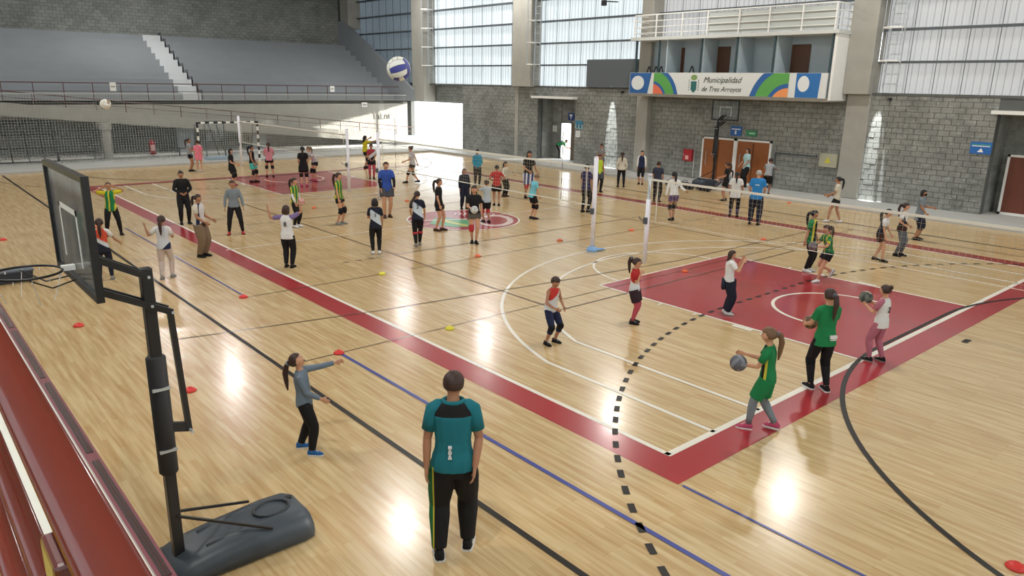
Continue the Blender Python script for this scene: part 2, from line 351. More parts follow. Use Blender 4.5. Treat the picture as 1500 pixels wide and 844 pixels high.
def blocks(name, parent, frame, u0, u1, z0, z1, holes, material, named=0, camp=None, cut=1):
    """frame(u, z, d) gives the wall point d proud of the joint plane"""
    cells = []; row = 0; z = z0
    while z < z1-.05:
        u = u0 - (.2 if row % 2 else 0)
        while u < u1:
            c = min(z+.2, z1); parts = [(max(u, u0), min(u+.4, u1))]
            for h in holes:
                if h[2] < (z+c)/2 < h[3]: parts = [q for a, b in parts for q in (((a, min(b, h[0])), (max(a, h[1]), b)) if a < h[1] and b > h[0] else ((a, b),))]
            cells += [(a, b, z, c) for a, b in parts if b-a > .05]
            u += .4
        z += .2; row += 1
    def cell_mb(mb, a, b, z, c, pr):
        p = [frame(x, y, d) for d in (-.02, pr) for x, y in ((a+.009, z+.008), (b-.009, z+.008), (b-.009, c-.008), (a+.009, c-.008))]
        mb.add(p, [(4,5,6,7),(0,1,5,4),(1,2,6,5),(2,3,7,6),(3,0,4,7)])
    if named:
        full = [c for c in cells if abs(c[1]-c[0]-.4) < 1e-6 and abs(c[3]-c[2]-.2) < 1e-6]
        full.sort(key=lambda c: (Vector(frame((c[0]+c[1])/2, (c[2]+c[3])/2, 0))-camp).length); full = full[:named]; S_ = set(full)
        cells = [c for c in cells if c not in S_]
        mb = MB(); cell_mb(mb, 0, .4, 0, .2, .015)
        o0 = Vector(frame(0, 0, 0)); mb.v = [tuple(Vector(v)-o0) for v in mb.v]; me = mb.mesh('block', material)
        for c in full:
            o = bpy.data.objects.new('block', me); COL.objects.link(o); o.parent = parent
            o.location = Vector(frame(c[0], c[2], random.uniform(-.006, .006)))
    mb = MB()
    for c in cells: cell_mb(mb, *c, .015+random.uniform(-.006, .006))
    mb.build('blockwork', material, parent, kind='stuff')
CAMP = cam.matrix_world.translation.copy()
blocks('b', wall_r, lambda u, z, d: (XW+.015-d, u, z), 3.85, 33.9, .12, 4.08, OPEN+[(12.06, 15.54, .12, 2.12)], M_BLK, 290, CAMP)
blocks('b', wall_r, lambda u, z, d: (XW+.5-d, u, z), 33.9, 38.5, 2.95, 4.08, [], M_BLKD)
# columns of the right wall
def column(y0, y1, x0, z0, z1, low=None):
    mb = MB().box((x0, y0, z0), (XW+.45, y1, z1))
    if low: mb.box((x0+.28, low[0], .12), (XW+.3, low[1], z0))
    mb.build('column', M_CONC, bevel=.03, kind='structure')
column(8.15, 9.15, 22.1, 4.1, 12, (8.15, 9.05)); column(18.65, 19.35, 22.15, .12, 12); column(27.15, 28.75, 22.15, 4.1, 12, (28.45, 28.75)); column(37.5, 38.9, 22.0, 3.0, 12)
column(47.2, 48.4, 21.9, 8, 12)
# upper wall sheets
PW = .94
def sheets(y0, y1, z0, rows, material):
    mb = MB(); nrib = 4; prof = []
    for i in range(nrib):
        a = i*PW/nrib; prof += [(a+.01, 0), (a+.09, 0), (a+.12, -.025), (a+.2, -.025), (a+PW/nrib-.002, 0)]
    prof = prof[:-1]+[(PW+.02, 0)]
    H = 1.165; mb.loft([[(x, y, 0.02) for y, x in prof], [(x, y, H) for y, x in prof]], cap=False, closed=False)
    me = mb.mesh('wall_sheet', material)
    y = y0
    while y < y1-.05:
        for r_ in range(rows):
            o = bpy.data.objects.new('wall_sheet', me); COL.objects.link(o); o.parent = upper; o.location = (XW+.45, y, z0+r_*1.15)
        y += PW
    jb = MB(); y = y0
    while y < y1+PW: jb.box((XW+.41, y-.006, z0), (XW+.425, y+.012, 12)); y += PW
    jb.build('mullions', M_STEEL, upper)
    for r_ in range(rows+1):
        MB().box((XW+.1, y0, z0+r_*1.15-.05), (XW+.42, y1, z0+r_*1.15+.03)).build('girt', M_STEEL, upper)
upper = MB().box((XW+.1, -14, 4.1), (XW+.5, 50, 4.13)).build('wall_right_upper', M_STEEL, kind='structure')
sheets(-6, 8.2, 4.14, 7, M_SHG); sheets(9.1, 18.7, 4.14, 7, M_SHG); sheets(19.3, 27.2, 4.14, 7, M_SHB); sheets(28.7, 37.5, 4.14, 7, M_SHB); sheets(38.8, 49, 3.0, 8, M_SHD)
MB().box((XW+.35, -14, 4.1), (XW+.5, -6, 12)).build('wall_right_end', M_CONC, kind='structure')

# recess at the right edge, door alcove and the open exit
MB().box((23.9, -14, .12), (24.2, 3.85, 3.6)).box((XW+.35, 3.85, .12), (24.2, 4.05, 3.6)).box((XW+.3, -14, 3.5), (24.2, 4.05, 3.62)).build('wall_recess', M_BLK, kind='structure')
MB().box((22.1, -6, 3.56), (XW+.3, 3.95, 3.68)).build('trim_5', M_WHITE, kind='structure')
M_DOOR = mat('brown_door', '6b3524', .45, noise=.12, nscale=3); M_DOORO = mat('orange_brown_door', '96582c', .45, noise=.10, nscale=2)
d = MB().box((23.3, .7, .2), (23.36, 3.45, 2.15)).build('door_1', M_DOOR, kind='structure')
MB().box((23.26, 3.45, .12), (23.38, 3.53, 2.2)).box((23.26, .6, .12), (23.38, .7, 2.2)).box((23.26, .6, .12), (23.38, 3.53, .2)).box((23.26, .6, 2.12), (23.38, 3.53, 2.2)).build('door_frame', M_WHITE, d)
MB().box((XW+.3, 23.65, .12), (23.9, 23.85, 3.6)).box((XW+.3, 26.8, .12), (23.9, 27.0, 3.6)).box((XW+.3, 23.65, 3.5), (23.9, 27, 3.62)).box((23.7, 26.05, .12), (23.9, 26.9, 3.55)).box((23.7, 23.8, .12), (23.9, 25.25, 3.55)).box((23.7, 25.2, 2.2), (23.9, 26.1, 3.55)).build('wall_alcove', M_BLK, kind='structure')
MB().box((22.1, 23.7, 3.5), (XW+.3, 27.0, 3.62)).build('trim_6', M_WHITE, kind='structure')
MB().box((23.66, 25.2, .12), (23.74, 25.26, 2.2)).box((23.66, 26.04, .12), (23.74, 26.1, 2.2)).box((23.66, 25.2, 2.14), (23.74, 26.1, 2.2)).build('door_2', M_STEEL, kind='structure')
MB().box((23.62, 24.3, .14), (23.68, 25.2, 2.15)).build('door_3', mat('grey_brown_door', '6d6052', .6), kind='structure')
MB().bar((22.62, 33.95, .12), (22.62, 33.95, 2.93), .08).bar((22.62, 38.45, .12), (22.62, 38.45, 2.93), .08).bar((22.62, 34.6, .12), (22.62, 34.6, 2.93), .05).bar((22.62, 33.9, 1.9), (22.62, 34.6, 1.9), .04).build('door_4', M_WHITE, kind='structure')
# brown double doors under the press box
dd = empty('door_5', (XW, 0, 0), kind='structure')
for a, b in ((12.15, 13.72), (13.9, 15.48)):
    lf = MB().box((-.02, a, .2), (.03, b, 2.0)).build('door_leaf', M_DOORO, dd)
    MB().box((-.05, (a+b)/2-.01, .25), (-.02, (a+b)/2+.01, 1.95)).build('seam', mat('door_seam', '5a3218'), lf)
    MB().tube([(-.05, b-.2, .8), (-.09, b-.2, .85), (-.09, b-.2, 1.4), (-.05, b-.2, 1.45)], .012, 6).build('handle', M_GALV, lf)
MB().box((-.06, 13.72, .12), (.04, 13.9, 2.08)).box((-.06, 12.06, .12), (.04, 12.15, 2.08)).box((-.06, 15.48, .12), (.04, 15.56, 2.08)).box((-.06, 12.06, 2.0), (.04, 15.56, 2.08)).box((-.06, 12.06, .12), (.04, 15.56, .2)).build('door_frame', M_WHITE, dd)

# press box (balcony) on the right wall
pb = empty('press_box', (0, 0, 0), kind='structure')
M_CAB = mat('cabin_blue_grey', 'b0bfc8', .6, noise=.05, nscale=1); M_BAN = mat('banner_white', 'd9dcda', .5)
MB().box((21.25, 9.2, 3.8), (XW+.45, 19.0, 3.92)).build('floor_slab', M_CONC, pb)
MB().box((21.2, 9.35, 3.92), (21.27, 19.05, 4.86)).build('front_panel', M_BAN, pb)
MB().box((21.22, 9.15, 3.85), (XW+.4, 9.25, 6.3)).build('side_wall', M_WHITE, pb)
MB().box((22.38, 9.2, 3.92), (22.45, 19, 6.3)).build('rear_wall', M_CAB, pb)
MB().box((21.15, 9.1, 6.28), (XW+.4, 19.1, 6.42)).build('roof_slab', mat('slab_paint', 'c9ccc9', .6), pb)
for y in (17.05, 15.1, 13.35, 11.64): MB().box((21.3, y-.03, 4.86), (22.4, y+.03, 6.28)).build('partition', M_CAB, pb)
for y in (18.75, 17.43, 15.16, 13.41, 11.7, 9.33): MB().box((21.2, y-.03, 4.86), (21.27, y+.03, 6.28)).build('mullion', mat('teal_frame', '33474c', .4), pb)
for a, b in ((16.87, 17.49), (14.45, 15.2), (10.77, 11.56)):
    MB().box((22.33, a, 4.2), (22.39, b, 5.98)).build('cabin_door', mat('cabin_door', '5a3a26', .5), pb)
M_CHAIR = M_BLACK
for y in (18.3, 17.9, 17.6, 15.9): MB().bar((21.5, y, 4.86), (21.5, y-.12, 5.15), .04).bar((21.5, y-.25, 4.86), (21.5, y-.15, 5.15), .04).build('chair_back', M_CHAIR, pb)
# roof railing
for y in (18.91, 17.67, 16.24, 14.93, 13.4, 12.04, 10.64, 9.3): MB().bar((21.2, y, 6.42), (21.2, y, 7.38), .05).build('rail_post', M_WHITE, pb)
MB().bar((22.4, 9.3, 6.42), (22.4, 9.3, 7.38), .05).build('rail_post', M_WHITE, pb)
for z in (7.38, 7.12, 6.86, 6.6): MB().bar((21.2, 9.3, z), (21.2, 18.91, z), .045 if z > 7.3 else .03).bar((21.2, 9.3, z), (22.4, 9.3, z), .045 if z > 7.3 else .03).bar((21.2, 18.91, z), (22.4, 18.91, z), .03).build('rail', M_WHITE, pb)
MB().box((21.24, 9.3, 6.45), (21.25, 14.9, 7.3)).build('rail_infill', mat('rail_mesh', 'b8bdba', .6), pb)
# printed banner artwork
XB = 21.195
def bprint(name, pts, col, off=0):   # pts (y, z)
    v = [(XB-off, y, z) for y, z in pts]; return MB().add(v, [tuple(range(len(v)))]).build(name, mat('print_'+col, col, .5), pb)
def sector(y, z, r0, r1, a0, a1, clip):
    o = [(y+r1*math.cos(R(a0+(a1-a0)*i/24)), z+r1*math.sin(R(a0+(a1-a0)*i/24))) for i in range(25)]
    o += [(y+r0*math.cos(R(a1+(a0-a1)*i/24)), z+r0*math.sin(R(a1+(a0-a1)*i/24))) for i in range(25)] if r0 else [(y, z)]
    return [(min(max(a, clip[0]), clip[1]), min(max(b, 3.93), 4.85)) for a, b in o]
bprint('banner_square', [(19.03, 3.93), (17.95, 3.93), (17.75, 4.85), (19.03, 4.85)], '2a5f9e')
bprint('banner_disc', [(18.55+.38*math.cos(a*.26), 4.4+.32*math.sin(a*.26)) for a in range(24)], 'dfe2e2', .002)
bprint('banner_arc', sector(17.75, 3.6, 0, 1.55, 180, 60, (16, 17.62)), '2a5f9e')
bprint('banner_arc', sector(17.75, 3.6, 0, 1.36, 180, 60, (16, 17.62)), '5aa04e', .002)
bprint('banner_arc', sector(17.75, 3.6, 0, .9, 180, 60, (16, 17.62)), '2a5f9e', .004)
bprint('banner_arc', sector(17.75, 3.6, 0, .78, 180, 60, (16, 17.62)), 'e07050', .006)
bprint('banner_arc', sector(10.9, 3.5, 0, 1.75, 0, 100, (10.9, 12.9)), '2a5f9e')
bprint('banner_arc', sector(10.9, 3.5, 0, 1.5, 0, 100, (10.9, 12.9)), '5aa04e', .002)
bprint('banner_arc', sector(10.9, 3.5, 0, .95, 0, 100, (10.9, 12.9)), '2a5f9e', .004)
bprint('banner_arc', sector(10.9, 3.5, 0, .78, 0, 100, (10.9, 12.9)), 'e8955a', .006)
bprint('banner_square', [(10.6, 3.93), (9.65, 3.93), (9.6, 4.85), (10.6, 4.85)], '2a6cae')
bprint('banner_disc', [(10.28+.24*math.cos(a*.26), 4.45+.3*math.sin(a*.26)) for a in range(24)], 'dfe2e2', .002)
bprint('crest', [(15.40, 4.02), (15.54, 4.15), (15.54, 4.5), (15.24, 4.5), (15.24, 4.15), (15.36, 4.02)], '2f6a68', .002)
bprint('crest_wreath', [(15.39+.17*math.cos(a*.52), 4.66+.12*math.sin(a*.52)) for a in range(12)], '7f9a5a', .003)
for s in (-1, 1):
    for i in range(5): bprint('crest_leaf', [(15.39+s*.22, 4.1+i*.1), (15.39+s*.28, 4.14+i*.1), (15.39+s*.24, 4.18+i*.1)], '2f4a3c', .002)
M_INK = mat('ink', '3a3f3a', .6)
text('Municipalidad', .34, 'banner_text', M_INK, pb, onwall_x(XB-.003, 13.98, 4.56), shear=.35)
text('de Tres Arroyos', .29, 'banner_text', M_INK, pb, onwall_x(XB-.003, 14.0, 4.18), shear=.35)
# grey box beside the press box
MB().box((22.36, 19.75, 4.16), (XW+.4, 23.0, 5.53)).build('trim_7', mat('grey_board', '5f666b', .6), kind='structure')

# ------------------------------------------------------------------ far stand, ramp, rails
st = MB().box((-17.7, 40, 2.8), (21.9, 48.7, 3.0)).box((-17.7, 40, 2.1), (21.9, 40.3, 3.03)).build('grandstand', M_CONC, kind='structure')
N = 10
for i in range(N):
    MB().box((-17.7, 41+i*.74, 3.0), (21.85, 48.7, 3.0+(i+1)*.38)).build('step', M_CONCD, st)
    MB().box((7.6, 40.97+i*.74, 3.0+i*.38), (8.65, 41.74+i*.74, 3.015+(i+1)*.38)).build('stair_tread', mat('stair_white', 'c9cdd0', .6), st)
    MB().box((8.66, 41.0+i*.74, 3.0+i*.38), (8.74, 41.4+i*.74, 3.2+(i+1)*.38)).build('stair_shade', M_STEEL, st)  # dark strip standing in for shade along the stair's right edge
MB().add([(21.85, 38.6, 3.0), (21.85, 38.6, 3.75), (21.85, 47.9, 8.55), (21.85, 48.7, 8.55), (21.85, 48.7, 3.0), (22.05, 38.6, 3.0), (22.05, 38.6, 3.75), (22.05, 47.9, 8.55), (22.05, 48.7, 8.55), (22.05, 48.7, 3.0)],
    [(0,1,2,3,4), (9,8,7,6,5), (0,5,6,1), (1,6,7,2), (2,7,8,3), (3,8,9,4)]).build('side_parapet', M_CONCD, st)
wf = MB().box((-17.7, 48.7, 0), (23, 49, 12)).box((-17.7, 40.9, .1), (21.9, 41.1, 2.8)).build('wall_far', M_MORT, kind='structure')
blocks('b', wf, lambda u, z, d: (u, 48.7-d, z), -6, 21.9, 6.8, 12, [], M_BLKD)
blocks('b', wf, lambda u, z, d: (u, 40.9-d, z), -8, 21.9, .2, 2.8, [], M_BLKD)
def zr(x): return 2.96-.0965*(x+1.6) if x > -1.6 else 2.96
rampv = []
for x in (-17.7, -1.6, 22.3):
    rampv.append([(x, 38.45, zr(x)-.62), (x, 38.45, zr(x)), (x, 38.65, zr(x)), (x, 38.65, zr(x)-.3), (x, 40, zr(x)-.3), (x, 40, zr(x)-.62)])
rampv[-1] = [(a, b, max(c, .11)) for a, b, c in rampv[-1]]
MB().loft(rampv).build('ramp', M_CONC, kind='structure')
for x in (-9.5, 2.75):
    MB().cyl((x, 38.3, .1), (x, 38.3, zr(x)-.75), .23, 20).box((x-.36, 38.5, zr(x)-.85), (x+.36, 39.1, zr(x)-.6)).cyl((x, 38.3, zr(x)-.95), (x, 38.3, zr(x)-.6), .3, 20).build('pillar', M_CONC, kind='structure')
MB().add([(x, y, z) for y in (40.02, 40.28) for x, z in ((-17.7, 2.2), (-1.6, 2.2), (22.3, .12), (22.3, 2.9), (-17.7, 2.9))], [(0,1,2,3,4), (9,8,7,6,5), (0,5,6,1), (1,6,7,2), (2,7,8,3), (3,8,9,4), (4,9,5,0)]).build('ramp_wall', M_CONC, kind='structure')
M_RAILD = mat('far_rail', '5a3a38', .5)
def railing(name, label, pts, post_h, rails, step, m_, group):
    t = empty(name, pts[0], label=label, category='railing', group=group); o0 = Vector(pts[0])
    for z in rails:
        mb = MB()
        for a, b in zip(pts, pts[1:]): mb.cyl(Vector(a)-o0+Vector((0,0,z)), Vector(b)-o0+Vector((0,0,z)), .025 if z == rails[-1] else .014, 8)
        mb.build('rail', m_, t)
    for a, b in zip(pts, pts[1:]):
        a = Vector(a); b = Vector(b); k = max(1, int((b-a).length/step))
        for i in range(k): q = a+(b-a)*i/k-o0; MB().cyl(q, q+Vector((0,0,post_h)), .022, 6).build('post', m_, t)
    return t
railing('stand_railing', 'dark red railing along the front of the far grandstand', [(-8, 40.1, 3.03), (21.7, 40.1, 3.03)], .87, (.45, .87), 1.35, M_RAILD, 'far railings')
railing('ramp_railing', 'dark red railing sloping down along the concrete ramp', [(-8, 38.55, 2.96), (-1.6, 38.55, 2.96), (21.8, 38.55, zr(21.8))], .55, (.28, .55), 1.35, M_RAILD, 'far railings')

for x_, z_, y_, w_, h_, lb in ((3.75, 3.72, 40.0, .3, .45, 'left white notice tied to the grandstand railing'), (16.6, 3.72, 40.0, .3, .36, 'right white notice tied to the grandstand railing'), (18.9, 2.72, 39.98, .42, .3, 'white notice on the concrete below the grandstand railing')):
    t = empty('paper_notice', (x_, y_, z_), label=lb, category='notice', group='white notices at the far stand')
    MB().box((-w_/2, -.02, -h_/2), (w_/2, 0, h_/2)).build('sheet', M_WHITE, t); MB().box((-w_/3, -.024, -.03), (w_/3, -.02, .03)).build('text_line', mat('notice_grey', '8a8a88'), t)
Mx = Matrix(((1, 0, 0), (0, 0, -1), (0, 1, 0))).to_4x4(); Mx.translation = Vector((20.2, 40.0, 1.95))
o_ = text('TaLnt', .62, 'wall_writing', mat('graffiti_ink', '4a4a4a', .8), None, Mx, .003, shear=-.1); o_['label'] = 'dark hand painted writing on the bright wall above the ramp'; o_['category'] = 'writing'
# ------------------------------------------------------------------ near stand with the red railing in front of the camera
ns = MB().box((-17.7, -14, 0), (-6.42, 45, 2.82)).build('near_stand', M_CONC, kind='structure')
MB().box((-17.7, -14, 2.82), (-6.326, 38, 3.0)).build('stand_floor', mat('stand_slab', 'cfcfc6', .5, noise=.05), ns)
MB().box((-9.5, -14, 3.0), (-6.68, 38, 3.004)).build('yellow_floor_paint', mat('yellow_paint', 'b9a83a', .5, noise=.15), ns)
ed = MB().box((-6.326, -8, 2.9), (-6.284, 38, 3.012)).build('edge_channel', mat('channel_maroon', '7a4650', .25, coat=.5), ns)
y = -7.2
while y < 36:
    MB().box((-6.315, y, 3.0118), (-6.293, y+.78, 3.014)).build('slot', mat('slot_dark', '17100f', .5), ed); 
    MB().box((-6.309, y, 3.014), (-6.307, y+.78, 3.0155)).box((-6.301, y, 3.014), (-6.299, y+.78, 3.0155)).build('slot_rib', M_MAROON, ed); y += .85
rl = empty('steel_railing', (-6.628, 0, 3.0), label='glossy dark red tubular handrail running along the near stand in front of the camera', category='railing')
MB().cyl((0, -9, .9), (0, 36, .9), .0225, 40).build('top_rail', M_RED, rl, smooth=True)
MB().cyl((-.005, -9, .66), (-.005, 36, .66), .0145, 24).build('mid_rail', M_RED, rl, smooth=True)
MB().cyl((-.012, -9, .42), (-.012, 36, .42), .02, 24).build('low_rail', M_RED, rl, smooth=True)
y = -8.62
while y < 35:
    MB().box((-.03, y-.03, 0), (.02, y+.03, .885)).build('post', M_MAROON, rl, bevel=.004); y += 1.5
# ------------------------------------------------------------------ high bay lamps
def high_bay():
    t = empty('high_bay_lamp', (0,0,0))
    MB().tube([(0,0,.05), (0,0,.1), (0,0,.35), (0,0,.5)], [.34, .33, .16, .1], 24).build('reflector', M_GALV, t, smooth=True)
    MB().cyl((0,0,.5), (0,0,1.0), .012, 6).build('hanger', M_BLACK, t)
    MB().cyl((0,0,.02), (0,0,.05), .335, 24).build('rim', M_STEEL, t)
    return t
LA = [(6.0, 32.0), (19.2, 36.1), (20.0, 28.3), (18.2, 16.4), (5.6, 15.0), (17.9, 7.3), (6.0, 3.0), (19, -2), (-7, -2), (-7, 8), (-7, 18), (-7, 28), (6, 42), (-7, 40)]  # lamps read off floor reflections first, then unseen ones added for fill
proto = high_bay(); kids = list(proto.children)
ld = bpy.data.lights.new('lamp_light', 'AREA'); ld.shape = 'DISK'; ld.size = .6; ld.energy = LAMP_POWER; ld.color = (1, .97, .92)
for i, (x, y) in enumerate(LA):
    if i == 0: t = proto
    else:
        t = copyo(proto)
        for c in kids: copyo(c, t)
    t.location = (x, y, 11.0); t['label'] = 'round high bay lamp hanging from the roof beams'; t['category'] = 'lamp'; t['group'] = 'high bay lamps under the roof'
    lo = bpy.data.objects.new('lamp_light', ld); COL.objects.link(lo); lo.parent = t; lo.location = (0, 0, .01)

# unseen spots added to stand in for the daylight streaks on the block wall
def pool_spot(y, aim, label):
    t = empty('unseen_spot', (21.6, y, 8.0), label=label, category='lamp', group='added spots for the light streaks on the right wall')
    MB().box((-.1, -.1, 0), (.1, .1, .25)).build('housing', M_BLACK, t, bevel=.01)
    MB().bar((0, 0, .2), (1.0, 0, .25), .05).build('bracket', M_BLACK, t)
    s = bpy.data.lights.new('pool_light', 'SPOT'); s.energy = 12000; s.spot_size = R(7.6); s.spot_blend = .35; s.shadow_soft_size = .02; s.color = (.95, 1, 1)
    o = bpy.data.objects.new('pool_light', s); COL.objects.link(o); o.parent = t; o.location = (0, 0, -.02)
    o.rotation_euler = Vector((.136, aim, -1)).to_track_quat('-Z', 'Y').to_euler()
pool_spot(8.0, -.04, 'added unseen spot for the narrow pool of light on the wall near the right column')
pool_spot(21.3, -.02, 'added unseen spot for the narrow pool of light on the wall left of the press box')

# ------------------------------------------------------------------ protective net at the far end
pn = empty('protective_net', (0, 36.6, 0), label='large pale protective net hanging in front of the wall under the ramp', category='net')
mb = MB(); x = -7.0
while x < 20: mb.bar((x, 0, .12), (x, 0, 3.4), .011); x += .125
z = .12
while z < 3.45: mb.bar((-7, 0, z), (20, 0, z), .011); z += .125
mb.build('mesh', mat('net_pale', 'a9adab', .9), pn, kind='stuff')
MB().cyl((-7, 0, 3.42), (20, 0, 3.42), .02, 6).build('top_cord', M_STRING, pn)

# ------------------------------------------------------------------ volleyball posts and nets
M_PAD = mat('post_white', 'e6e4ee', .35)
def post(y, h, label, sleeve=None, ropes=False, wrap=False, x=7.45):
    t = empty('volleyball_post', (x, y, 0), label=label, category='post', group='volleyball posts down the middle of the hall')
    MB().cyl((0,0,0), (0,0,sleeve or h), .058, 20).build('padded_sleeve', M_PAD, t, smooth=True)
    MB().cyl((0,0,0), (0,0,h), .04, 16).build('pole', M_GALV, t, smooth=True)
    MB().cyl((0,0,h), (0,0,h+.03), .055, 16).build('cap', M_PAD, t)
    w = MB().box((-.11, -.05, 1.0), (-.04, .05, 1.16)).build('winch', M_STEEL, t, bevel=.01)
    MB().tube([(-.11, 0, 1.08), (-.2, .0, 1.1), (-.28, .04, 1.18)], .012, 6).build('crank', M_STEEL, w)
    if wrap: MB().tube([(0,0,0), (.0,0,.05), (0,0,.11), (0,0,.13)], [.14, .15, .12, .07], 12).tube([(.05,-.05,.04), (.25,-.12,.05), (.33,-.16,.03)], [.07,.06,.03], 8, flat=.5).build('foot_cloth', mat('blue_white_cloth', '7fa9d8', .8, noise=.35, nscale=14), t)
    return t
post(8.28, 2.46, 'tall white padded post with a pale blue cloth round its foot', wrap=True)
post(6.56, 2.18, 'second white padded post, its upper end bare grey metal', sleeve=1.6, x=7.52)
post(19.1, 2.46, 'white post just behind the woman in the royal blue jersey')
post(21.4, 2.43, 'white post right of the far red key')
post(-3.27, 2.2, 'white post holding the right hand end of the nearest net', x=7.45)
post(32.4, 2.45, 'farthest white post, standing before the striped goal', x=7.45)
def vnet(y0, y1, ztop, label, ant=(), bt=.01):
    t = empty('volleyball_net', (7.45, y0, 0), label=label, category='net', group='volleyball nets down the middle of the hall')
    Lh = y1-y0
    MB().box((-.01, 0, ztop-.05), (.01, Lh, ztop)).build('top_tape', mat('tape_white', 'dfdcd0', .6), t)
    MB().box((-.01, .1, ztop-1.03-bt), (.01, Lh-.1, ztop-1.015)).build('bottom_tape', mat('tape_white', 'dfdcd0', .6), t)
    mb = MB(); y = .1
    while y < Lh-.05: mb.bar((0, y, ztop-1.03), (0, y, ztop-.05), .0032); y += .1
    for i in range(1, 10): mb.bar((0, .1, ztop-.05-i*.098), (0, Lh-.1, ztop-.05-i*.098), .0032)
    mb.build('mesh', mat('net_beige', 'b3ab95', .8), t, kind='stuff')
    for y in (.25, Lh-.25): MB().box((-.006, y-.01, ztop-1.03), (.006, y+.01, ztop)).build('side_tape', mat('tape_white', 'dfdcd0', .6), t)
    for ya in ant:
        a = MB()
        for i in range(9): a.cyl((-.02, ya-y0, ztop-1.0+i*.2), (-.02, ya-y0, ztop-.8+i*.2), .007, 6, mi=i % 2)
        a.build('antenna', [M_BLACK, mat('antenna_pale', 'cfc9b8', .6)], t)
vnet(8.34, 19.05, 2.24, 'net strung between the tall padded post and the post behind the royal blue jersey', ant=(9.5, 17.9))
vnet(-3.2, 6.5, 2.12, 'nearest net, running right from the second white padded post', bt=-.008)
vnet(21.46, 32.35, 2.24, 'farthest net, strung across the far red key')

# ------------------------------------------------------------------ portable basketball hoops
M_BASE = mat('base_plastic', '39424c', .45, noise=.12, nscale=6, bump=.05)
def glass_mat(name, col, alpha):
    m_ = bpy.data.materials.new(name); m_.use_nodes = True; n = m_.node_tree; n.nodes.clear(); o = n.nodes.new('ShaderNodeOutputMaterial')
    tr = n.nodes.new('ShaderNodeBsdfTransparent'); pr = n.nodes.new('ShaderNodeBsdfPrincipled'); mx = n.nodes.new('ShaderNodeMixShader')
    pr.inputs['Base Color'].default_value = lin(col); pr.inputs['Roughness'].default_value = .12; tr.inputs[0].default_value = (.75, .8, .85, 1) if alpha > .4 else (.96, .97, .98, 1)
    t = n.nodes.new('ShaderNodeTexCoord'); no = n.nodes.new('ShaderNodeTexNoise'); no.inputs['Scale'].default_value = 2.3; no.inputs['Detail'].default_value = 3
    mp_ = n.nodes.new('ShaderNodeMapping'); mp_.inputs['Scale'].default_value = (1, 2.6, .8); n.links.new(t.outputs['Object'], mp_.inputs[0]); n.links.new(mp_.outputs[0], no.inputs['Vector'])
    mr = n.nodes.new('ShaderNodeMapRange'); mr.inputs['From Min'].default_value = .35; mr.inputs['From Max'].default_value = .65
    mr.inputs['To Min'].default_value = alpha-.15; mr.inputs['To Max'].default_value = min(1, alpha+.15); n.links.new(no.outputs['Fac'], mr.inputs['Value'])
    n.links.new(mr.outputs[0], mx.inputs[0]); n.links.new(tr.outputs[0], mx.inputs[1]); n.links.new(pr.outputs[0], mx.inputs[2]); n.links.new(mx.outputs[0], o.inputs[0]); return m_
M_ACR = glass_mat('smoky_acrylic', '5c646c', .62); M_ACRF = glass_mat('clear_acrylic', '9ca6ac', .15)
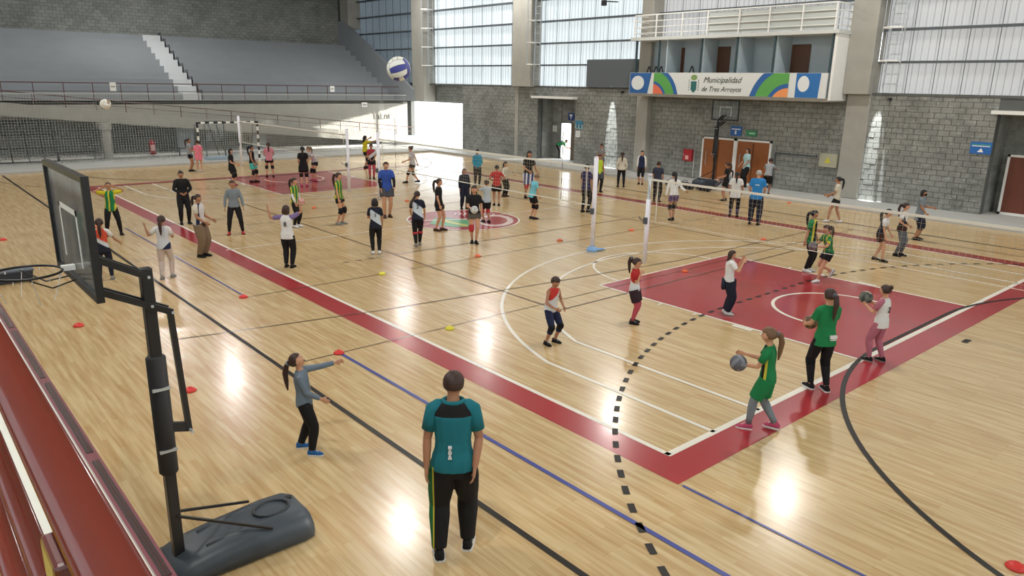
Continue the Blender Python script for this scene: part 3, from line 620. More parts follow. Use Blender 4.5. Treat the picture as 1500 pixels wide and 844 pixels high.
def hoop(name, label, loc, rz, acr, base_m, dz=0):
    # local frame: pole at the origin, board towards -X, base towards +X
    t = empty(name, loc, rz, label=label, category='hoop', group='portable basketball hoops')
    b = MB(); ring = []
    prof = [(-.12, .20, .12), (-.09, .27, .17), (.05, .295, .22), (.4, .30, .27), (.85, .31, .30), (1.06, .31, .29), (1.15, .285, .25), (1.18, .24, .15)]
    for x, w, h in prof:
        ring.append([(x, -w, .02), (x, -w*1.04, h*.35), (x, -w*1.0, h*.72), (x, -w*.78, h*.93), (x, -w*.55, h), (x, 0, h*.98), (x, w*.55, h), (x, w*.78, h*.93), (x, w*1.0, h*.72), (x, w*1.04, h*.35), (x, w, .02)])
    b.loft(ring); ba = b.build('base', base_m, t, smooth=True)
    mb = MB()
    for y in (-.13, .13): mb.tube([(.2, y, .235), (.5, y*1.2, .268), (.78, y, .285)], [.03, .045, .03], 12, flat=.35)
    mb.build('moulded_ridge', base_m, ba, smooth=True)
    mb = MB().tube([(.32+.0, .28*math.sin(a*.5236), .292+0*a) if False else (.86+.17*math.cos(a*.5236), .13*math.sin(a*.5236), .297) for a in range(12)], .014, 8, closed=True); mb.build('recess_rim', mat('base_dark', '22282e', .5), ba, smooth=True)
    MB().cyl((1.08, .1, .26), (1.08, .1, .29), .03, 12).build('filler_cap', M_BLACK, ba)
    for y in (-.3, .3): MB().cyl((-.06, y-.025, .05), (-.06, y+.025, .05), .05, 14).build('wheel', M_BLACK, t)
    MB().box((-.045, -.045, .12), (.045, .045, 1.05)).build('pole', M_BLACK, t, bevel=.008)
    MB().box((-.045, -.045, 2.0), (.045, .045, 2.80)).build('upper_pole', M_BLACK, t, bevel=.008)
    pd_ = MB().tube([(0,0,.98), (0,0,1.0), (0,0,2.04), (0,0,2.06)], [.06, .078, .078, .06], 16).build('padding', mat('pad_black', '232326', .7), t, smooth=True)
    for z in (1.22, 1.78): MB().box((-.07, -.081, z-.012), (.07, -.06, z+.012)).build('label_strip', M_GALV, pd_)
    for s in (-1, 1): MB().bar((0, s*.04, .58), (.75, s*.29, .27), .022).build('brace', M_BLACK, t)
    for s in (-1, 1):
        y = s*.065
        MB().bar((-.44, y, 2.98), (.0, y, 2.74), .035, .05).build('upper_arm', M_BLACK, t)
        MB().bar((-.44, y, 2.72), (.15, y, 2.42), .035, .05).build('lower_arm', M_BLACK, t)
    MB().bar((.15, 0, 2.42), (.2, 0, 1.33), .045).build('height_link', M_BLACK, t)
    MB().bar((.05, 0, 1.40), (.2, 0, 1.36), .04, .08).build('bracket', M_BLACK, t)
    for p_ in ((0, 2.74), (.0, 2.5), (.15, 2.42), (.2, 1.34)): MB().cyl((p_[0], -.095, p_[1]), (p_[0], .095, p_[1]), .012, 8).build('bolt', M_GALV, t)
    # board: x = -.46, 1.32 wide, 2.77 .. 3.6 high
    bd = MB().box((-.475, -.645, 2.79), (-.465, .645, 3.58)).build('backboard', acr, t)
    for a, b_ in (((-.49, -.67, 2.75), (-.44, -.64, 3.62)), ((-.49, .64, 2.75), (-.44, .67, 3.62)), ((-.49, -.64, 3.58), (-.44, .64, 3.62)), ((-.49, -.64, 2.75), (-.44, .64, 2.80))):
        MB().box(a, b_).build('board_frame', M_BLACK, bd)
    for a, b_ in (((-.478, -.3, 3.3), (-.476, .3, 3.34)), ((-.478, -.3, 2.92), (-.476, -.26, 3.34)), ((-.478, .26, 2.92), (-.476, .3, 3.34))):
        MB().box(a, b_).build('target_line', M_WHITE, bd)
    MB().box((-.57, -.025, 2.862), (-.48, .025, 2.90)).build('rim_mount', M_WHITE, t)
    rm = MB().tube([(-.79+.225*math.cos(a*math.pi/18), .225*math.sin(a*math.pi/18), 2.88) for a in range(36)], .009, 8, closed=True).build('rim', M_BLACK, t, smooth=True)
    MB().tube([(-.5, .08, 2.8), (-.66, .12, 2.77), (-.80, .2, 2.86)], .006, 6).tube([(-.5, -.08, 2.8), (-.66, -.12, 2.77), (-.80, -.2, 2.86)], .006, 6).build('rim_brace', M_BLACK, rm)
    mb = MB()
    for i in range(12):
        a0 = i*math.pi/6; c0 = (-.79+.22*math.cos(a0), .22*math.sin(a0), 2.865)
        mb.tube([c0, (c0[0], c0[1], 2.845), (c0[0]*.97-.79*.03, c0[1]*.97, 2.85), c0], .0035, 5)
        a1 = a0+.26*(1 if i % 2 else -1)
        if i % 3 == 0: mb.bar(c0, (-.79+.15*math.cos(a1), .15*math.sin(a1), 2.66), .004)
    mb.build('net_loops', M_WHITE, rm, kind='stuff')
    return t
hoop('basketball_hoop', 'black portable hoop with smoky backboard and dark plastic base, nearest the camera', (-5.2, 1.42, 0), 0, M_ACR, M_BASE)
hoop('basketball_hoop', 'black portable hoop standing before the brown double doors', (21.4, 14.1, .12), math.pi, M_ACRF, M_BASE)
t = empty('folded_hoop', (7.35, 35.6, .1), label='folded hoop frame with clear board standing inside the striped goal', category='hoop')
MB().bar((-.5, 0, 0), (-.5, 0, 1.95), .04).bar((.5, 0, 0), (.5, 0, 1.95), .04).bar((-.5, 0, 1.95), (.5, 0, 1.95), .04).bar((-.5, 0, .9), (.5, 0, .9), .04).build('frame', mat('frame_slate', '2c3a44', .5), t)
MB().box((-.45, -.01, .95), (.45, .01, 1.9)).build('backboard', M_ACRF, t)
MB().bar((-.3, -.05, 1.8), (.05, -.3, .2), .03).bar((.1, -.05, 1.8), (.4, -.3, .2), .03).build('strut', M_BLACK, t)
MB().box((-.6, -.5, 0), (.6, .2, .14)).build('base', mat('base_pale', '9fb4c4', .5), t, bevel=.03)

# ------------------------------------------------------------------ striped handball goal
gl = empty('handball_goal', (7.5, 34.0, 0), label='handball goal with black and white striped frame at the far end', category='goal')
def striped(name, a, b, n_):
    mb = MB(); a = Vector(a); b = Vector(b)
    for i in range(n_): mb.bar(a+(b-a)*i/n_, a+(b-a)*(i+1)/n_, .085, mi=i % 2)
    mb.build(name, [M_BLACK, M_WHITE], gl)
striped('goal_post', (-1.54, 0, 2.04), (-1.54, 0, 0), 10); striped('goal_post', (1.54, 0, 2.04), (1.54, 0, 0), 10); striped('crossbar', (-1.58, 0, 2.08), (1.58, 0, 2.08), 15)
for x in (-1.5, 1.5): MB().tube([(x, .04, 2.05), (x, .5, 1.95), (x, 1.0, .12)], .018, 6).build('back_frame', M_STEEL, gl)
mb = MB()
for i in range(26): x = -1.5+i*.12; mb.bar((x, .5, 1.95), (x, 1.0, .12), .008)
for i in range(16): q = i/16; mb.bar((-1.5, .5+.5*q, 1.95-1.83*q), (1.5, .5+.5*q, 1.95-1.83*q), .008)
mb.build('goal_net', M_STRING, gl, kind='stuff')

# ------------------------------------------------------------------ things on the walls
def sign(y, z, w, h, label, cols, x=XW-.03, txt=None, name='wall_sign'):
    t = empty(name, (x, y, z), label=label, category='sign', group='signs on the block wall')
    MB().box((-.01, -w/2, -h/2), (.03, w/2, h/2)).build('plate', mat('sign_'+cols[0], cols[0], .4), t)
    return t
t = sign(4.17, 2.40, .66, .40, 'blue sign with white arrow on the block wall near the right recess', ['2466b0'])
MB().box((-.013, -.3, .1), (-.011, .3, .13)).build('band', mat('sign_green', '3f9a86', .4), t); MB().box((-.013, -.28, .05), (-.011, .28, .08)).build('band', M_WHITE, t)
MB().add([(-.013, .1, -.14), (-.013, -.1, -.14), (-.013, -.02, 0)], [(0,1,2)]).build('arrow', M_WHITE, t)
t = sign(13.86, 2.42, .55, .42, 'blue sign with white pictogram above the brown double doors', ['2c62a8'])
MB().box((-.013, -.22, .06), (-.011, .22, .1)).box((-.013, -.03, -.14), (-.011, .05, .02)).build('pictogram', M_WHITE, t)
t = sign(13.1, 2.36, .5, .26, 'green emergency sign above the brown double doors', ['3c8a62'])
MB().box((-.013, -.18, -.03), (-.011, .1, .03)).build('pictogram', mat('sign_pale', 'a7cfb4', .5), t)
t = sign(25.3, 2.52, .48, .42, 'dark blue sign with white pictogram above the bright doorway', ['23407e'], x=23.67)
MB().add([(-.013, .14, .12), (-.013, -.14, .12), (-.013, -.02, -.05), (-.013, .02, -.05)], [(0,1,2,3)]).box((-.013, -.02, -.15), (-.011, .02, -.05)).build('pictogram', M_WHITE, t)
t = sign(23.5, 2.3, .5, .2, 'pale blue restroom sign on the wall right of the bright doorway', ['3f86a8'])
M_RS = mat('sign_paleblue', '8fb4c0', .5)
MB().box((0, -.28, -.32), (.02, .28, -.1)).build('lower_plate', M_RS, t)
for y in (-.12, .12): MB().box((-.013, y-.05, -.28), (-.004, y+.05, -.13)).ball((-.008, y, -.1), (.006, .04, .04), 8).build('figure', mat('sign_ink', '2a5a78', .5), t)
for y, z, lb, x in ((26.6, 1.79, 'white paper notice on the alcove wall left of the bright doorway', 23.67), (23.56, 1.7, 'white paper notice on the wall right of the bright doorway', XW-.03)):
    t = empty('paper_notice', (x, y, z), label=lb, category='notice', group='paper notices'); MB().box((0, -.17, -.17), (.012, .17, .17)).build('sheet', M_WHITE, t)
    for k in range(4): MB().box((-.002, -.12, .1-k*.06), (0, .12, .11-k*.06)).build('text_line', mat('notice_grey', '8a8a88'), t)
t = empty('fire_cabinet', (XW-.02, 16.25, 1.18), label='red fire cabinet on the block wall left of the brown double doors', category='cabinet')
MB().box((-.16, -.24, -.27), (.0, .24, .27)).build('box', mat('fire_red', 'a3202a', .4), t, bevel=.01)
MB().box((-.165, -.08, -.2), (-.16, .1, -.02)).build('notice', mat('fire_pale', 'd8a8a4', .5), t); MB().box((-.17, .18, -.05), (-.16, .2, .05)).build('handle', M_GALV, t)
MB().cyl((-.03, -.3, -1.0), (-.03, -.3, .2), .012, 6).build('pipe', M_WHITE, t)
t = empty('electric_box', (XW-.02, 9.47, 1.52), label='beige electrical box with yellow warning triangle by the right column', category='box')
MB().box((-.16, -.36, -.27), (.0, .36, .27)).build('case', mat('beige_case', 'a8a692', .6), t, bevel=.01)
MB().add([(-.163, .13, -.1), (-.163, -.13, -.1), (-.163, 0, .14)], [(0,1,2)]).build('warning_triangle', mat('warn_yellow', 'c9c43a', .5), t)
t = empty('conduit', (XW-.02, 10, 1.62), label='dark conduit framing a bricked up opening beside the brown doors', category='pipe')
MB().cyl((-.03, 0, 0), (-.03, 1.85, 0), .03, 8).cyl((-.03, 1.85, 0), (-.03, 1.85, -1.4), .03, 8).build('tube', M_STEEL, t)
for y, lb in ((7.46, 'small black camera on the wall above the right pool of light'), (20.53, 'small black camera on the wall above the left pool of light')):
    t = empty('wall_camera', (XW-.02, y, 3.95), label=lb, category='camera'); MB().box((-.14, -.05, -.05), (.02, .05, .05)).build('body', M_BLACK, t); MB().cyl((-.18, 0, 0), (-.13, 0, 0), .03, 10).build('lens', M_STEEL, t)
# caged ladders
def ladder(y, x, z0, z1, label, w=.5):
    t = empty('caged_ladder', (x, y, 0), label=label, category='ladder', group='caged ladders on the right wall')
    for s in (-1, 1): MB().bar((0, s*w/2, z0), (0, s*w/2, z1), .04).build('side_rail', M_GALV, t)
    z = z0+.3
    while z < z1: MB().cyl((0, -w/2, z), (0, w/2, z), .015, 6).build('rung', M_GALV, t); z += .35
    for z in [z0+1.1+1.15*i for i in range(int((z1-z0-1)/1.15))]:
        MB().tube([(0, -w/2, z), (-.45, -w/2-.08, z), (-.72, 0, z), (-.45, w/2+.08, z), (0, w/2, z)], .022, 6, flat=1.5).build('hoop', M_WHITE, t)
    for s in (-1, 0, 1): MB().bar((-.72 if s == 0 else -.45, s*(w/2+.08), z0+1.1), (-.72 if s == 0 else -.45, s*(w/2+.08), z1), .02).build('cage_bar', M_GALV, t)
ladder(7.5, 22.35, 4.2, 11.5, 'pale caged ladder to the right of the right hand column')
ladder(26.85, 22.35, 4.2, 11.5, 'pale caged ladder right of the column left of the bright sheets')
ladder(37.1, 22.3, 4.2, 11.5, 'caged ladder beside the corner column at the far end')

# ------------------------------------------------------------------ under the far stand
t = empty('dark_metal_rack', (-.6, 38.0, .1), label='black metal frame rack behind the net at the far left', category='rack')
for z in (.05, .7, 1.35, 2.0): MB().bar((-1.6, 0, z), (1.0, -.05, z-.04), .05).build('shelf_bar', M_BLACK, t)
for x in (-1.6, -.9, -.2, .45, 1.0): MB().bar((x, 0, 0), (x-.15, 0, 2.05), .05).build('upright', M_BLACK, t)
for x, lb in ((1.3, 'low black bench against the wall right of the dark rack'), (6.6, 'low black bench near the red extinguisher stand')):
    t = empty('bench', (x, 38.3, .1), label=lb, category='bench', group='low benches at the far end')
    MB().box((-.9 if x < 3 else -.4, -.15, .36), (.9 if x < 3 else .4, .15, .41)).build('seat', M_BLACK, t)
    for s in (-1, 1): MB().bar((s*(.8 if x < 3 else .3), 0, 0), (s*(.8 if x < 3 else .3), 0, .36), .05).build('leg', M_BLACK, t)
t = empty('extinguisher_stand', (5.0, 38.6, .1), label='red fire extinguisher on a stand behind the net, far left', category='extinguisher')
MB().tube([(0,0,.1), (0,0,.15), (0,0,.75), (0,0,.85), (0,0,.9)], [.12, .15, .15, .08, .04], 14).build('cylinder', mat('fire_red', 'a3202a', .4), t, smooth=True)
MB().box((-.1, -.165, .3), (.1, -.14, .62)).build('label_plate', mat('fire_pale', 'd8a8a4', .5), t); MB().tube([(0,0,.88), (.15,-.02,.8), (.18,-.02,.3)], .02, 6).build('hose', M_BLACK, t)
for x in (7.0, 11.2):
    t = empty('storage_cabinet', (x, 39.4, .1), label='grey cabinet behind the striped goal' if x < 8 else 'grey cabinet right of the striped goal', category='cabinet')
    MB().box((-.45, -.2, 0), (.45, .2, 1.5)).build('body', mat('cabinet_grey', '8d9498', .5), t); MB().box((-.43, -.22, .05), (-.01, -.2, 1.45)).box((.01, -.22, .05), (.43, -.2, 1.45)).build('door', mat('cabinet_grey2', '9aa1a5', .5), t)
t = empty('equipment_bin', (-4.82, 13.6, 0), label='dark blue grey open bin seen through the near hoop ring', category='bin')
MB().loft([[(-.33,-.17,0),(.33,-.17,0),(.33,.17,0),(-.33,.17,0)], [(-.37,-.2,.24),(.37,-.2,.24),(.37,.2,.24),(-.37,.2,.24)]]).build('tub', mat('bin_blue', '2c3442', .5), t, bevel=.02)
MB().box((-.38, -.21, .24), (.38, .21, .27)).build('lid', mat('bin_lid', '5c6674', .5), t)
# bags by the far hoop
for i, (x, y, w) in enumerate(((19.9, 13.5, .35), (19.8, 14.4, .45), (19.9, 15.2, .3))):
    t = empty('sports_bag', (x, y, 0), R(80), label=['black sports bag right of the pole of the hoop by the brown doors', 'larger black sports bag at the foot of the hoop by the brown doors', 'black sports bag left of the pole of the hoop by the brown doors'][i], category='bag', group='bags on the walkway')
    MB().tube([(-w, 0, .13), (-w*.9, 0, .14), (0, 0, .16), (w*.9, 0, .14), (w, 0, .13)], [.09, .13, .15, .13, .09], 12).build('body', mat('bag_black', '1d1e24', .8), t, smooth=True)
    MB().tube([(-w*.4, 0, .28), (-w*.2, 0, .38), (w*.2, 0, .38), (w*.4, 0, .28)], .012, 6).build('strap', M_BLACK, t)

# ------------------------------------------------------------------ marker cones
def cone(x, y, z, col, label):
    cm = mat('cone_'+col, {'red': 'd8322c', 'orange': 'd9643c', 'yellow': 'dcd23c'}[col], .45)
    t = empty('marker_cone', (x, y, z), label=label, category='cone', group=col+' marker cones on the floor')
    rings = [[(r*math.cos(a*math.pi/12), r*math.sin(a*math.pi/12), h) for a in range(24)] for r, h in ((.088, 0), (.088, .008), (.068, .03), (.03, .054), (.025, .052), (.022, .03))]
    MB().loft(rings).build('dish', cm, t, smooth=True)
CN = [(-4.4, 9.51, 'red', 'red marker cone left of the hoop pole near the backboard corner'), (-3.82, 5.43, 'red', 'red marker cone just right of the hoop height link'), (-1.45, 9.53, 'red', 'red marker cone where the thin blue line ends above the throwing girl'),
 (-1.47, 5.49, 'red', 'red marker cone at the end of the long blue line'), (-4.37, 18.58, 'red', 'red marker cone at the left edge beyond the hoop ring'), (-2.07, 19.18, 'orange', 'orange marker cone at the far end of the thin blue line'),
 (4.61, 9.58, 'orange', 'orange marker cone in front of the girl with the white ball'), (7.68, 9.74, 'orange', 'orange marker cone left of the tall padded post'), (7.62, 5.4, 'orange', 'orange marker cone on the near red key'),
 (10.54, 9.54, 'orange', 'orange marker cone just left of the second post'), (12.68, 6.36, 'orange', 'orange marker cone beyond the far edge of the near red key'), (4.61, 18.7, 'orange', 'orange marker cone between the two striped jersey girls'),
 (1.74, 9.47, 'yellow', 'yellow marker cone in front of the number one jersey girl'), (.67, 5.39, 'yellow', 'yellow marker cone left of the boy in the red and white jersey'), (19.9, 9.59, 'orange', 'orange marker cone near the right walkway'),
 (.75, -3.41, 'red', 'red marker cone in the bottom right corner'), (8.06, 18.19, 'orange', 'orange marker cone left of the navy tracksuit')]
for c in CN: cone(c[0], c[1], .006, c[2], c[3])
ribbon('blue_tape', [(.62, -3.46), (.50, -3.62)], .05, .008, L_B)

# ------------------------------------------------------------------ balls
def volleyball(x, y, z, cols, label, r=.105, rot=(0,0,0)):
    t = empty('volleyball', (x, y, z), label=label, category='ball', group='volleyballs'); t.rotation_euler = rot
    MB().ball((0,0,0), r*.975, 24).build('core', mat('ball_seam', '5a5a58', .7), t, smooth=True)
    ms = [mat('ball_'+c, c, .5) for c in cols]; k = 0
    for ax in range(3):
        for s in (-1, 1):
            for st_ in range(3):
                a0, a1 = -1+st_*2/3+.025, -1+(st_+1)*2/3-.025; n1, n2 = 3, 8; v = []
                for i in range(n1+1):
                    for j in range(n2+1):
                        u = a0+(a1-a0)*i/n1; w = -.975+1.95*j/n2
                        q = [0, 0, 0]; q[ax] = s; q[(ax+1) % 3] = math.tan(u*math.pi/4); q[(ax+2) % 3] = math.tan(w*math.pi/4)
                        v.append(tuple(Vector(q).normalized()*r))
                f = [(i*(n2+1)+j, (i+1)*(n2+1)+j, (i+1)*(n2+1)+j+1, i*(n2+1)+j+1) for i in range(n1) for j in range(n2)]
                if s < 0: f = [tuple(reversed(a)) for a in f]
                MB().add(v, f).build('panel', ms[(ax*2+(s > 0)+(st_ == 1)*0) % len(ms)] if st_ != 1 else ms[(ax+2) % len(ms)], t, smooth=True); k += 1
    return t
volleyball(-3.05, 1.02, 4.37, ['dcdcd6', 'dcdcd6', '3a3f8c'], 'white and blue volleyball in mid air in front of the grandstand', rot=(R(72), 0, R(55)))
volleyball(-2.92, 12.21, 3.71, ['d8cfc0', 'a08468', 'e2e2dc'], 'cream and brown volleyball in mid air at the far left', rot=(.6, .4, .2))
PEOPLE = [
 (-3.15, 0.1, 52, 1.8, 0, 'man in teal polo shirt with black yoke and black trousers, seen from behind',
   dict(lf=(-0.05, 0.07, 0), rf=(0.04, 0.075, 0), hw=-12, al=((-0.05, 0.2, -1), (-0.22, 0.02, -0.9)), ar=((-0.05, 0.2, -1), (-0.35, -0.12, -0.8)), adult=1, shirt=('teal_yoke', 'short', 0), pants=('trackstripe', 'long', 0.02), shoes='k', sole='w', hair=('crop', 'hb'), skin='s2', lean=2, collar='teal')),
 (-3.36, 2.76, -34, 1.24, 0, 'girl in grey hooded top and black trousers throwing, blue shoes',
   dict(lf=(-0.06, 0.1, 0), rf=(0.07, 0.06, 0), lean=-4, hp=35, al=((0.95, 0.15, 0.1), (1, 0.1, 0.22)), ar=((0.35, 0.1, -0.85), (0.9, 0.2, -0.35)), shirt=('greyblue', 'long', 0.01), pants=('k', 'long', 0.016), shoes='blue', sole='w', hair=('pony', 'hb'), skin='s1', mouth=1, zip=1, hairbow='greyblue')),
 (1.58, 3.73, -89, 1.23, 0, 'boy in sleeveless red and white jersey with black knee pads inside the three point line',
   dict(lf=(0, 0.085, 0), rf=(0, 0.085, 0), cr=0.03, lean=8, hp=-8, al=((0.1, 0.3, -1), (0.7, -0.35, -0.4)), ar=((0.1, 0.35, -1), (0.75, -0.5, -0.45)), shirt=('redwhite', 'none', 0), pants=('navy', 0.7, 0.012), knee='k', shoes='k', hair=('crop', 'hb'), skin='s2', trim='w')),
 (3.56, 3.61, -66, 1.24, 0, 'girl with glasses and high ponytail in red and white jersey and pink leggings',
   dict(lf=(0, 0.05, 0), rf=(0.02, 0.05, 0), al=((0.0, 0.15, -1), (0.0, 0.1, -1)), ar=((0.35, 0.1, -1), (0.3, -0.2, 0.9)), shirt=('redwhite', 'short', 0), pants=('kr', 0.38, 0.03), leg='pinkred', shoes='k', hair=('high', 'hb'), skin='s1', glasses=1)),
 (5.45, 2.85, -53, 1.27, 0, 'woman in white t-shirt with a navy jacket tied round her waist, hands at her face',
   dict(lf=(0, 0.05, 0), rf=(0.02, 0.05, 0), al=((0.6, 0.15, -0.6), (0.35, -0.25, 0.9)), ar=((0.6, 0.15, -0.6), (0.4, -0.3, 0.9)), adult=1, shirt=('w', 'short', -0.02), pants=('navyd', 'long', 0.03), waist='navyd', shoes='w', hair=('long', 'hb'), skin='s1')),
 (1.47, -0.36, 113, 1.38, 0, 'girl in green and yellow kit and grey leggings walking along the baseline',
   dict(lf=(0.13, 0.04, 0), rf=(-0.1, 0.05, 0.02), lean=3, al=((0.4, 0.1, -0.9), (0.9, -0.1, -0.05)), ar=((0.45, 0.15, -0.8), (0.9, 0, 0.1)), shirt=('greenyellow', 'short', 0.02), pants=('green', 0.42, 0.03), leg='greyblue2', shoes='pink', sole='w', hair=('pony', 'hbl'), skin='s1')),
 (3.31, -0.17, 60, 1.53, 0, 'tall girl in green t-shirt and black leggings with knee pads, back turned',
   dict(lf=(0.05, 0.06, 0), rf=(-0.04, 0.05, 0), al=((0.35, 0.2, -0.9), (0.8, -0.2, -0.3)), ar=((0.35, 0.2, -0.9), (0.8, -0.3, -0.3)), shirt=('green', 'short', 0.04), pants=('k', 'long', 0.009), knee='k2', shoes='k', sole='w', hair=('pony', 'hb'), skin='s1', logo=1)),
 (5.19, -0.17, 86, 1.28, 0, 'girl in white number 2 bib over pink sleeves and pink leggings holding a ball',
   dict(lf=(0.05, 0.07, 0), rf=(-0.05, 0.06, 0), al=((0.4, 0.15, -0.9), (0.8, -0.25, 0.45)), ar=((0.4, 0.15, -0.9), (0.8, -0.25, 0.45)), shirt=('bib2', 'short', 0.04), pants=('pinkleg', 'long', 0.009), shoes='k', sole='gr', hair=('bun', 'hb'), skin='s1', num='2')),
 (10.05, 3.59, -74, 1.49, 1, 'woman in green jersey and black trousers behind the running girl',
   dict(lf=(0, 0.05, 0), rf=(-0.03, 0.05, 0), al=((0.1, 0.2, -1), (0.4, 0, -0.9)), ar=((-0.2, 0.2, -1), (-0.1, 0.2, -1)), adult=1, shirt=('greenyellow', 'short', 0.03), pants=('k', 'long', 0.012), shoes='w', hair=('pony', 'hk'), skin='s2')),
 (9.34, 2.93, 146, 1.35, 1, 'girl in yellow and green striped jersey running with a ball near the key',
   dict(lf=(0.06, 0.04, 0), rf=(-0.22, 0.04, 0.14), lean=12, al=((0.4, 0.3, -0.8), (0.7, -0.5, -0.1)), ar=((0.4, 0.3, -0.8), (0.7, -0.5, -0.1)), shirt=('stripegy', 'short', 0.0), pants=('k', 0.28, 0.02), shoes='w', hair=('pony', 'hb'), skin='s1')),
 (12.7, 3.04, -78, 1.36, 1, 'girl with white headband in dark jersey and short skirt near the far sideline',
   dict(lf=(-0.1, 0.05, 0), rf=(0.06, 0.05, 0), lean=10, al=((0.2, 0.15, -1), (0.5, 0, -0.8)), ar=((0.1, 0.15, -1), (0.3, 0, -1)), shirt=('navywhite', 'short', 0), pants=('brownk', 0.3, 0.04), shoes='k', hair=('pony', 'hk'), skin='s1', band='w')),
 (13.72, 2.97, -79, 1.42, 1, 'girl with hand on hip in navy and white jersey and patterned grey leggings',
   dict(lf=(0.02, 0.05, 0), rf=(-0.05, 0.05, 0), al=((0.0, 0.3, -1), (0.6, -0.4, -0.4)), ar=((-0.1, 0.5, -0.8), (0.4, -0.6, -0.4)), shirt=('navywhite', 'short', 0.03), pants=('greypat', 'long', 0.01), waist='brownk', shoes='k', hair=('pony', 'hb'), skin='s1')),
 (16.48, 3.61, -80, 1.48, 2, 'woman with dark face mask in long grey t-shirt, right of the net',
   dict(al=((0.3, 0.1, -0.9), (0.9, -0.1, -0.1)), ar=((0.2, 0.1, -0.9), (0.6, -0.1, -0.7)), adult=1, shirt=('greyblue2', 'short', 0.1), pants=('navyd', 0.62, 0.02), shoes='k', hair=('bob', 'hk'), skin='s2', mask='k')),
 (17.22, 6.49, 110, 1.51, 2, 'girl in cream t-shirt and black shorts walking beside the right wall',
   dict(lf=(0.12, 0.04, 0), rf=(-0.12, 0.04, 0), al=((0.3, 0.15, -0.9), (0.8, -0.1, -0.3)), ar=((0.2, 0.15, -1), (0.6, 0, -0.4)), shirt=('cream', 'short', 0), pants=('k', 0.28, 0.02), shoes='w', hair=('pony', 'hk'), skin='s2')),
 (15.44, 9.16, 30, 1.51, 2, 'woman in long white t-shirt with black ponytail, back turned behind the net',
   dict(lf=(0, 0.075, 0), rf=(0, 0.075, 0), al=((0.0, 0.3, -1), (0.3, -0.1, -1)), ar=((0.0, 0.3, -1), (0.3, -0.1, -1)), adult=1, shirt=('w', 'short', 0.07), pants=('k', 0.75, 0.01), leg='darkpat', shoes='k', hair=('pony', 'hk'), skin='s2')),
 (14.63, 7.88, 26, 1.74, 2, 'grey haired man in bright blue t-shirt and dark trousers, back turned',
   dict(lf=(0, 0.07, 0), rf=(-0.02, 0.075, 0), al=((0.1, 0.25, -1), (0.5, -0.2, -0.8)), ar=((0.1, 0.25, -1), (0.5, -0.2, -0.8)), adult=1, shirt=('blue', 'short', 0.02), pants=('navyd', 'long', 0.02), shoes='k', hair=('crop', 'hg'), skin='s1', logow=1)),
 (20.41, 10.88, 20, 1.5, 2, 'person in grey t-shirt bending towards the brown doors',
   dict(lean=25, al=((0.6, 0.3, -0.6), (0.9, 0, -0.2)), ar=((0.6, 0.3, -0.6), (0.9, 0, -0.2)), shirt=('greyl', 'short', 0), pants=('k', 0.45, 0.02), shoes='k', hair=('crop', 'hb'), skin='s3')),
 (21.82, 12.77, 152, 1.65, 2, 'person with long curly hair in pale blue t-shirt by the brown doors',
   dict(al=((0.2, 0.15, -1), (0.6, -0.1, -0.6)), ar=((0.2, 0.15, -1), (0.6, -0.1, -0.6)), adult=1, shirt=('paleblue', 'short', 0.03), pants=('k', 'long', 0.02), shoes='k', hair=('long', 'hb'), skin='s2')),
 (18.32, 11.43, 123, 1.48, 2, 'person in black t-shirt and shorts standing before the brown doors',
   dict(al=((0.2, 0.15, -1), (0.8, -0.1, -0.3)), ar=((0.2, 0.15, -1), (0.8, -0.1, -0.3)), shirt=('k', 'short', 0.02), pants=('k', 0.3, 0.03), shoes='k', hair=('pony', 'hb'), skin='s2')),
 (20.82, 12.93, 133, 1.5, 2, 'person in white top sitting on the floor by the far hoop',
   dict(sit=1, al=((0.5, 0.15, -0.9), (0.8, -0.1, -0.1)), ar=((0.5, 0.15, -0.9), (0.8, -0.1, -0.1)), shirt=('greyl', 'short', 0), pants=('greyd', 'long', 0.012), shoes='k', hair=('pony', 'hb'), skin='s2')),
 (13.03, 9.9, 57, 1.59, 2, 'girl in tight white top and purple shorts with ponytail flying',
   dict(lf=(-0.02, 0.04, 0), rf=(0.09, 0.04, 0), lean=8, al=((-0.1, 0.3, -1), (-0.1, 0.2, -1)), ar=((-0.5, 0.3, -0.8), (-0.9, 0.3, -0.3)), shirt=('w', 'long', -0.02), pants=('purple', 0.25, 0.012), knee='k', shoes='k', hair=('pony', 'hk'), skin='s2')),
 (15.77, 12.76, 18, 1.52, 2, 'woman in dark navy t-shirt and black leggings just behind the second post',
   dict(lf=(0, 0.06, 0), rf=(0, 0.06, 0), al=((0.1, 0.2, -1), (0.4, -0.2, -0.9)), ar=((0.1, 0.2, -1), (0.4, -0.2, -0.9)), adult=1, shirt=('navygrey', 'short', 0), pants=('k', 'long', 0.008), shoes='br', hair=('bun', 'hb'), skin='s2')),
 (19.35, 16.5, -151, 1.49, 2, 'girl in white jacket over navy top and black capri leggings at the right wall',
   dict(al=((0.05, 0.2, -1), (0.1, 0, -1)), ar=((0.05, 0.2, -1), (0.1, 0, -1)), shirt=('jacket', 'long', 0), pants=('k', 0.6, 0.008), shoes='br', hair=('pony', 'hb'), skin='s1')),
 (17.88, 16.38, 43, 1.49, 2, 'girl in white sweater and black leggings with long brown ponytail, back turned',
   dict(lf=(0, 0.08, 0), rf=(0, 0.08, 0), al=((0.0, 0.3, -1), (0.3, -0.1, -1)), ar=((0.0, 0.3, -1), (0.3, -0.1, -1)), shirt=('cream', 'long', 0), pants=('k', 'long', 0.008), shoes='k', hair=('pony', 'hb'), skin='s1')),
 (15.94, 15.92, -118, 1.54, 2, 'man in neon yellow tank top and grey shorts behind the first post',
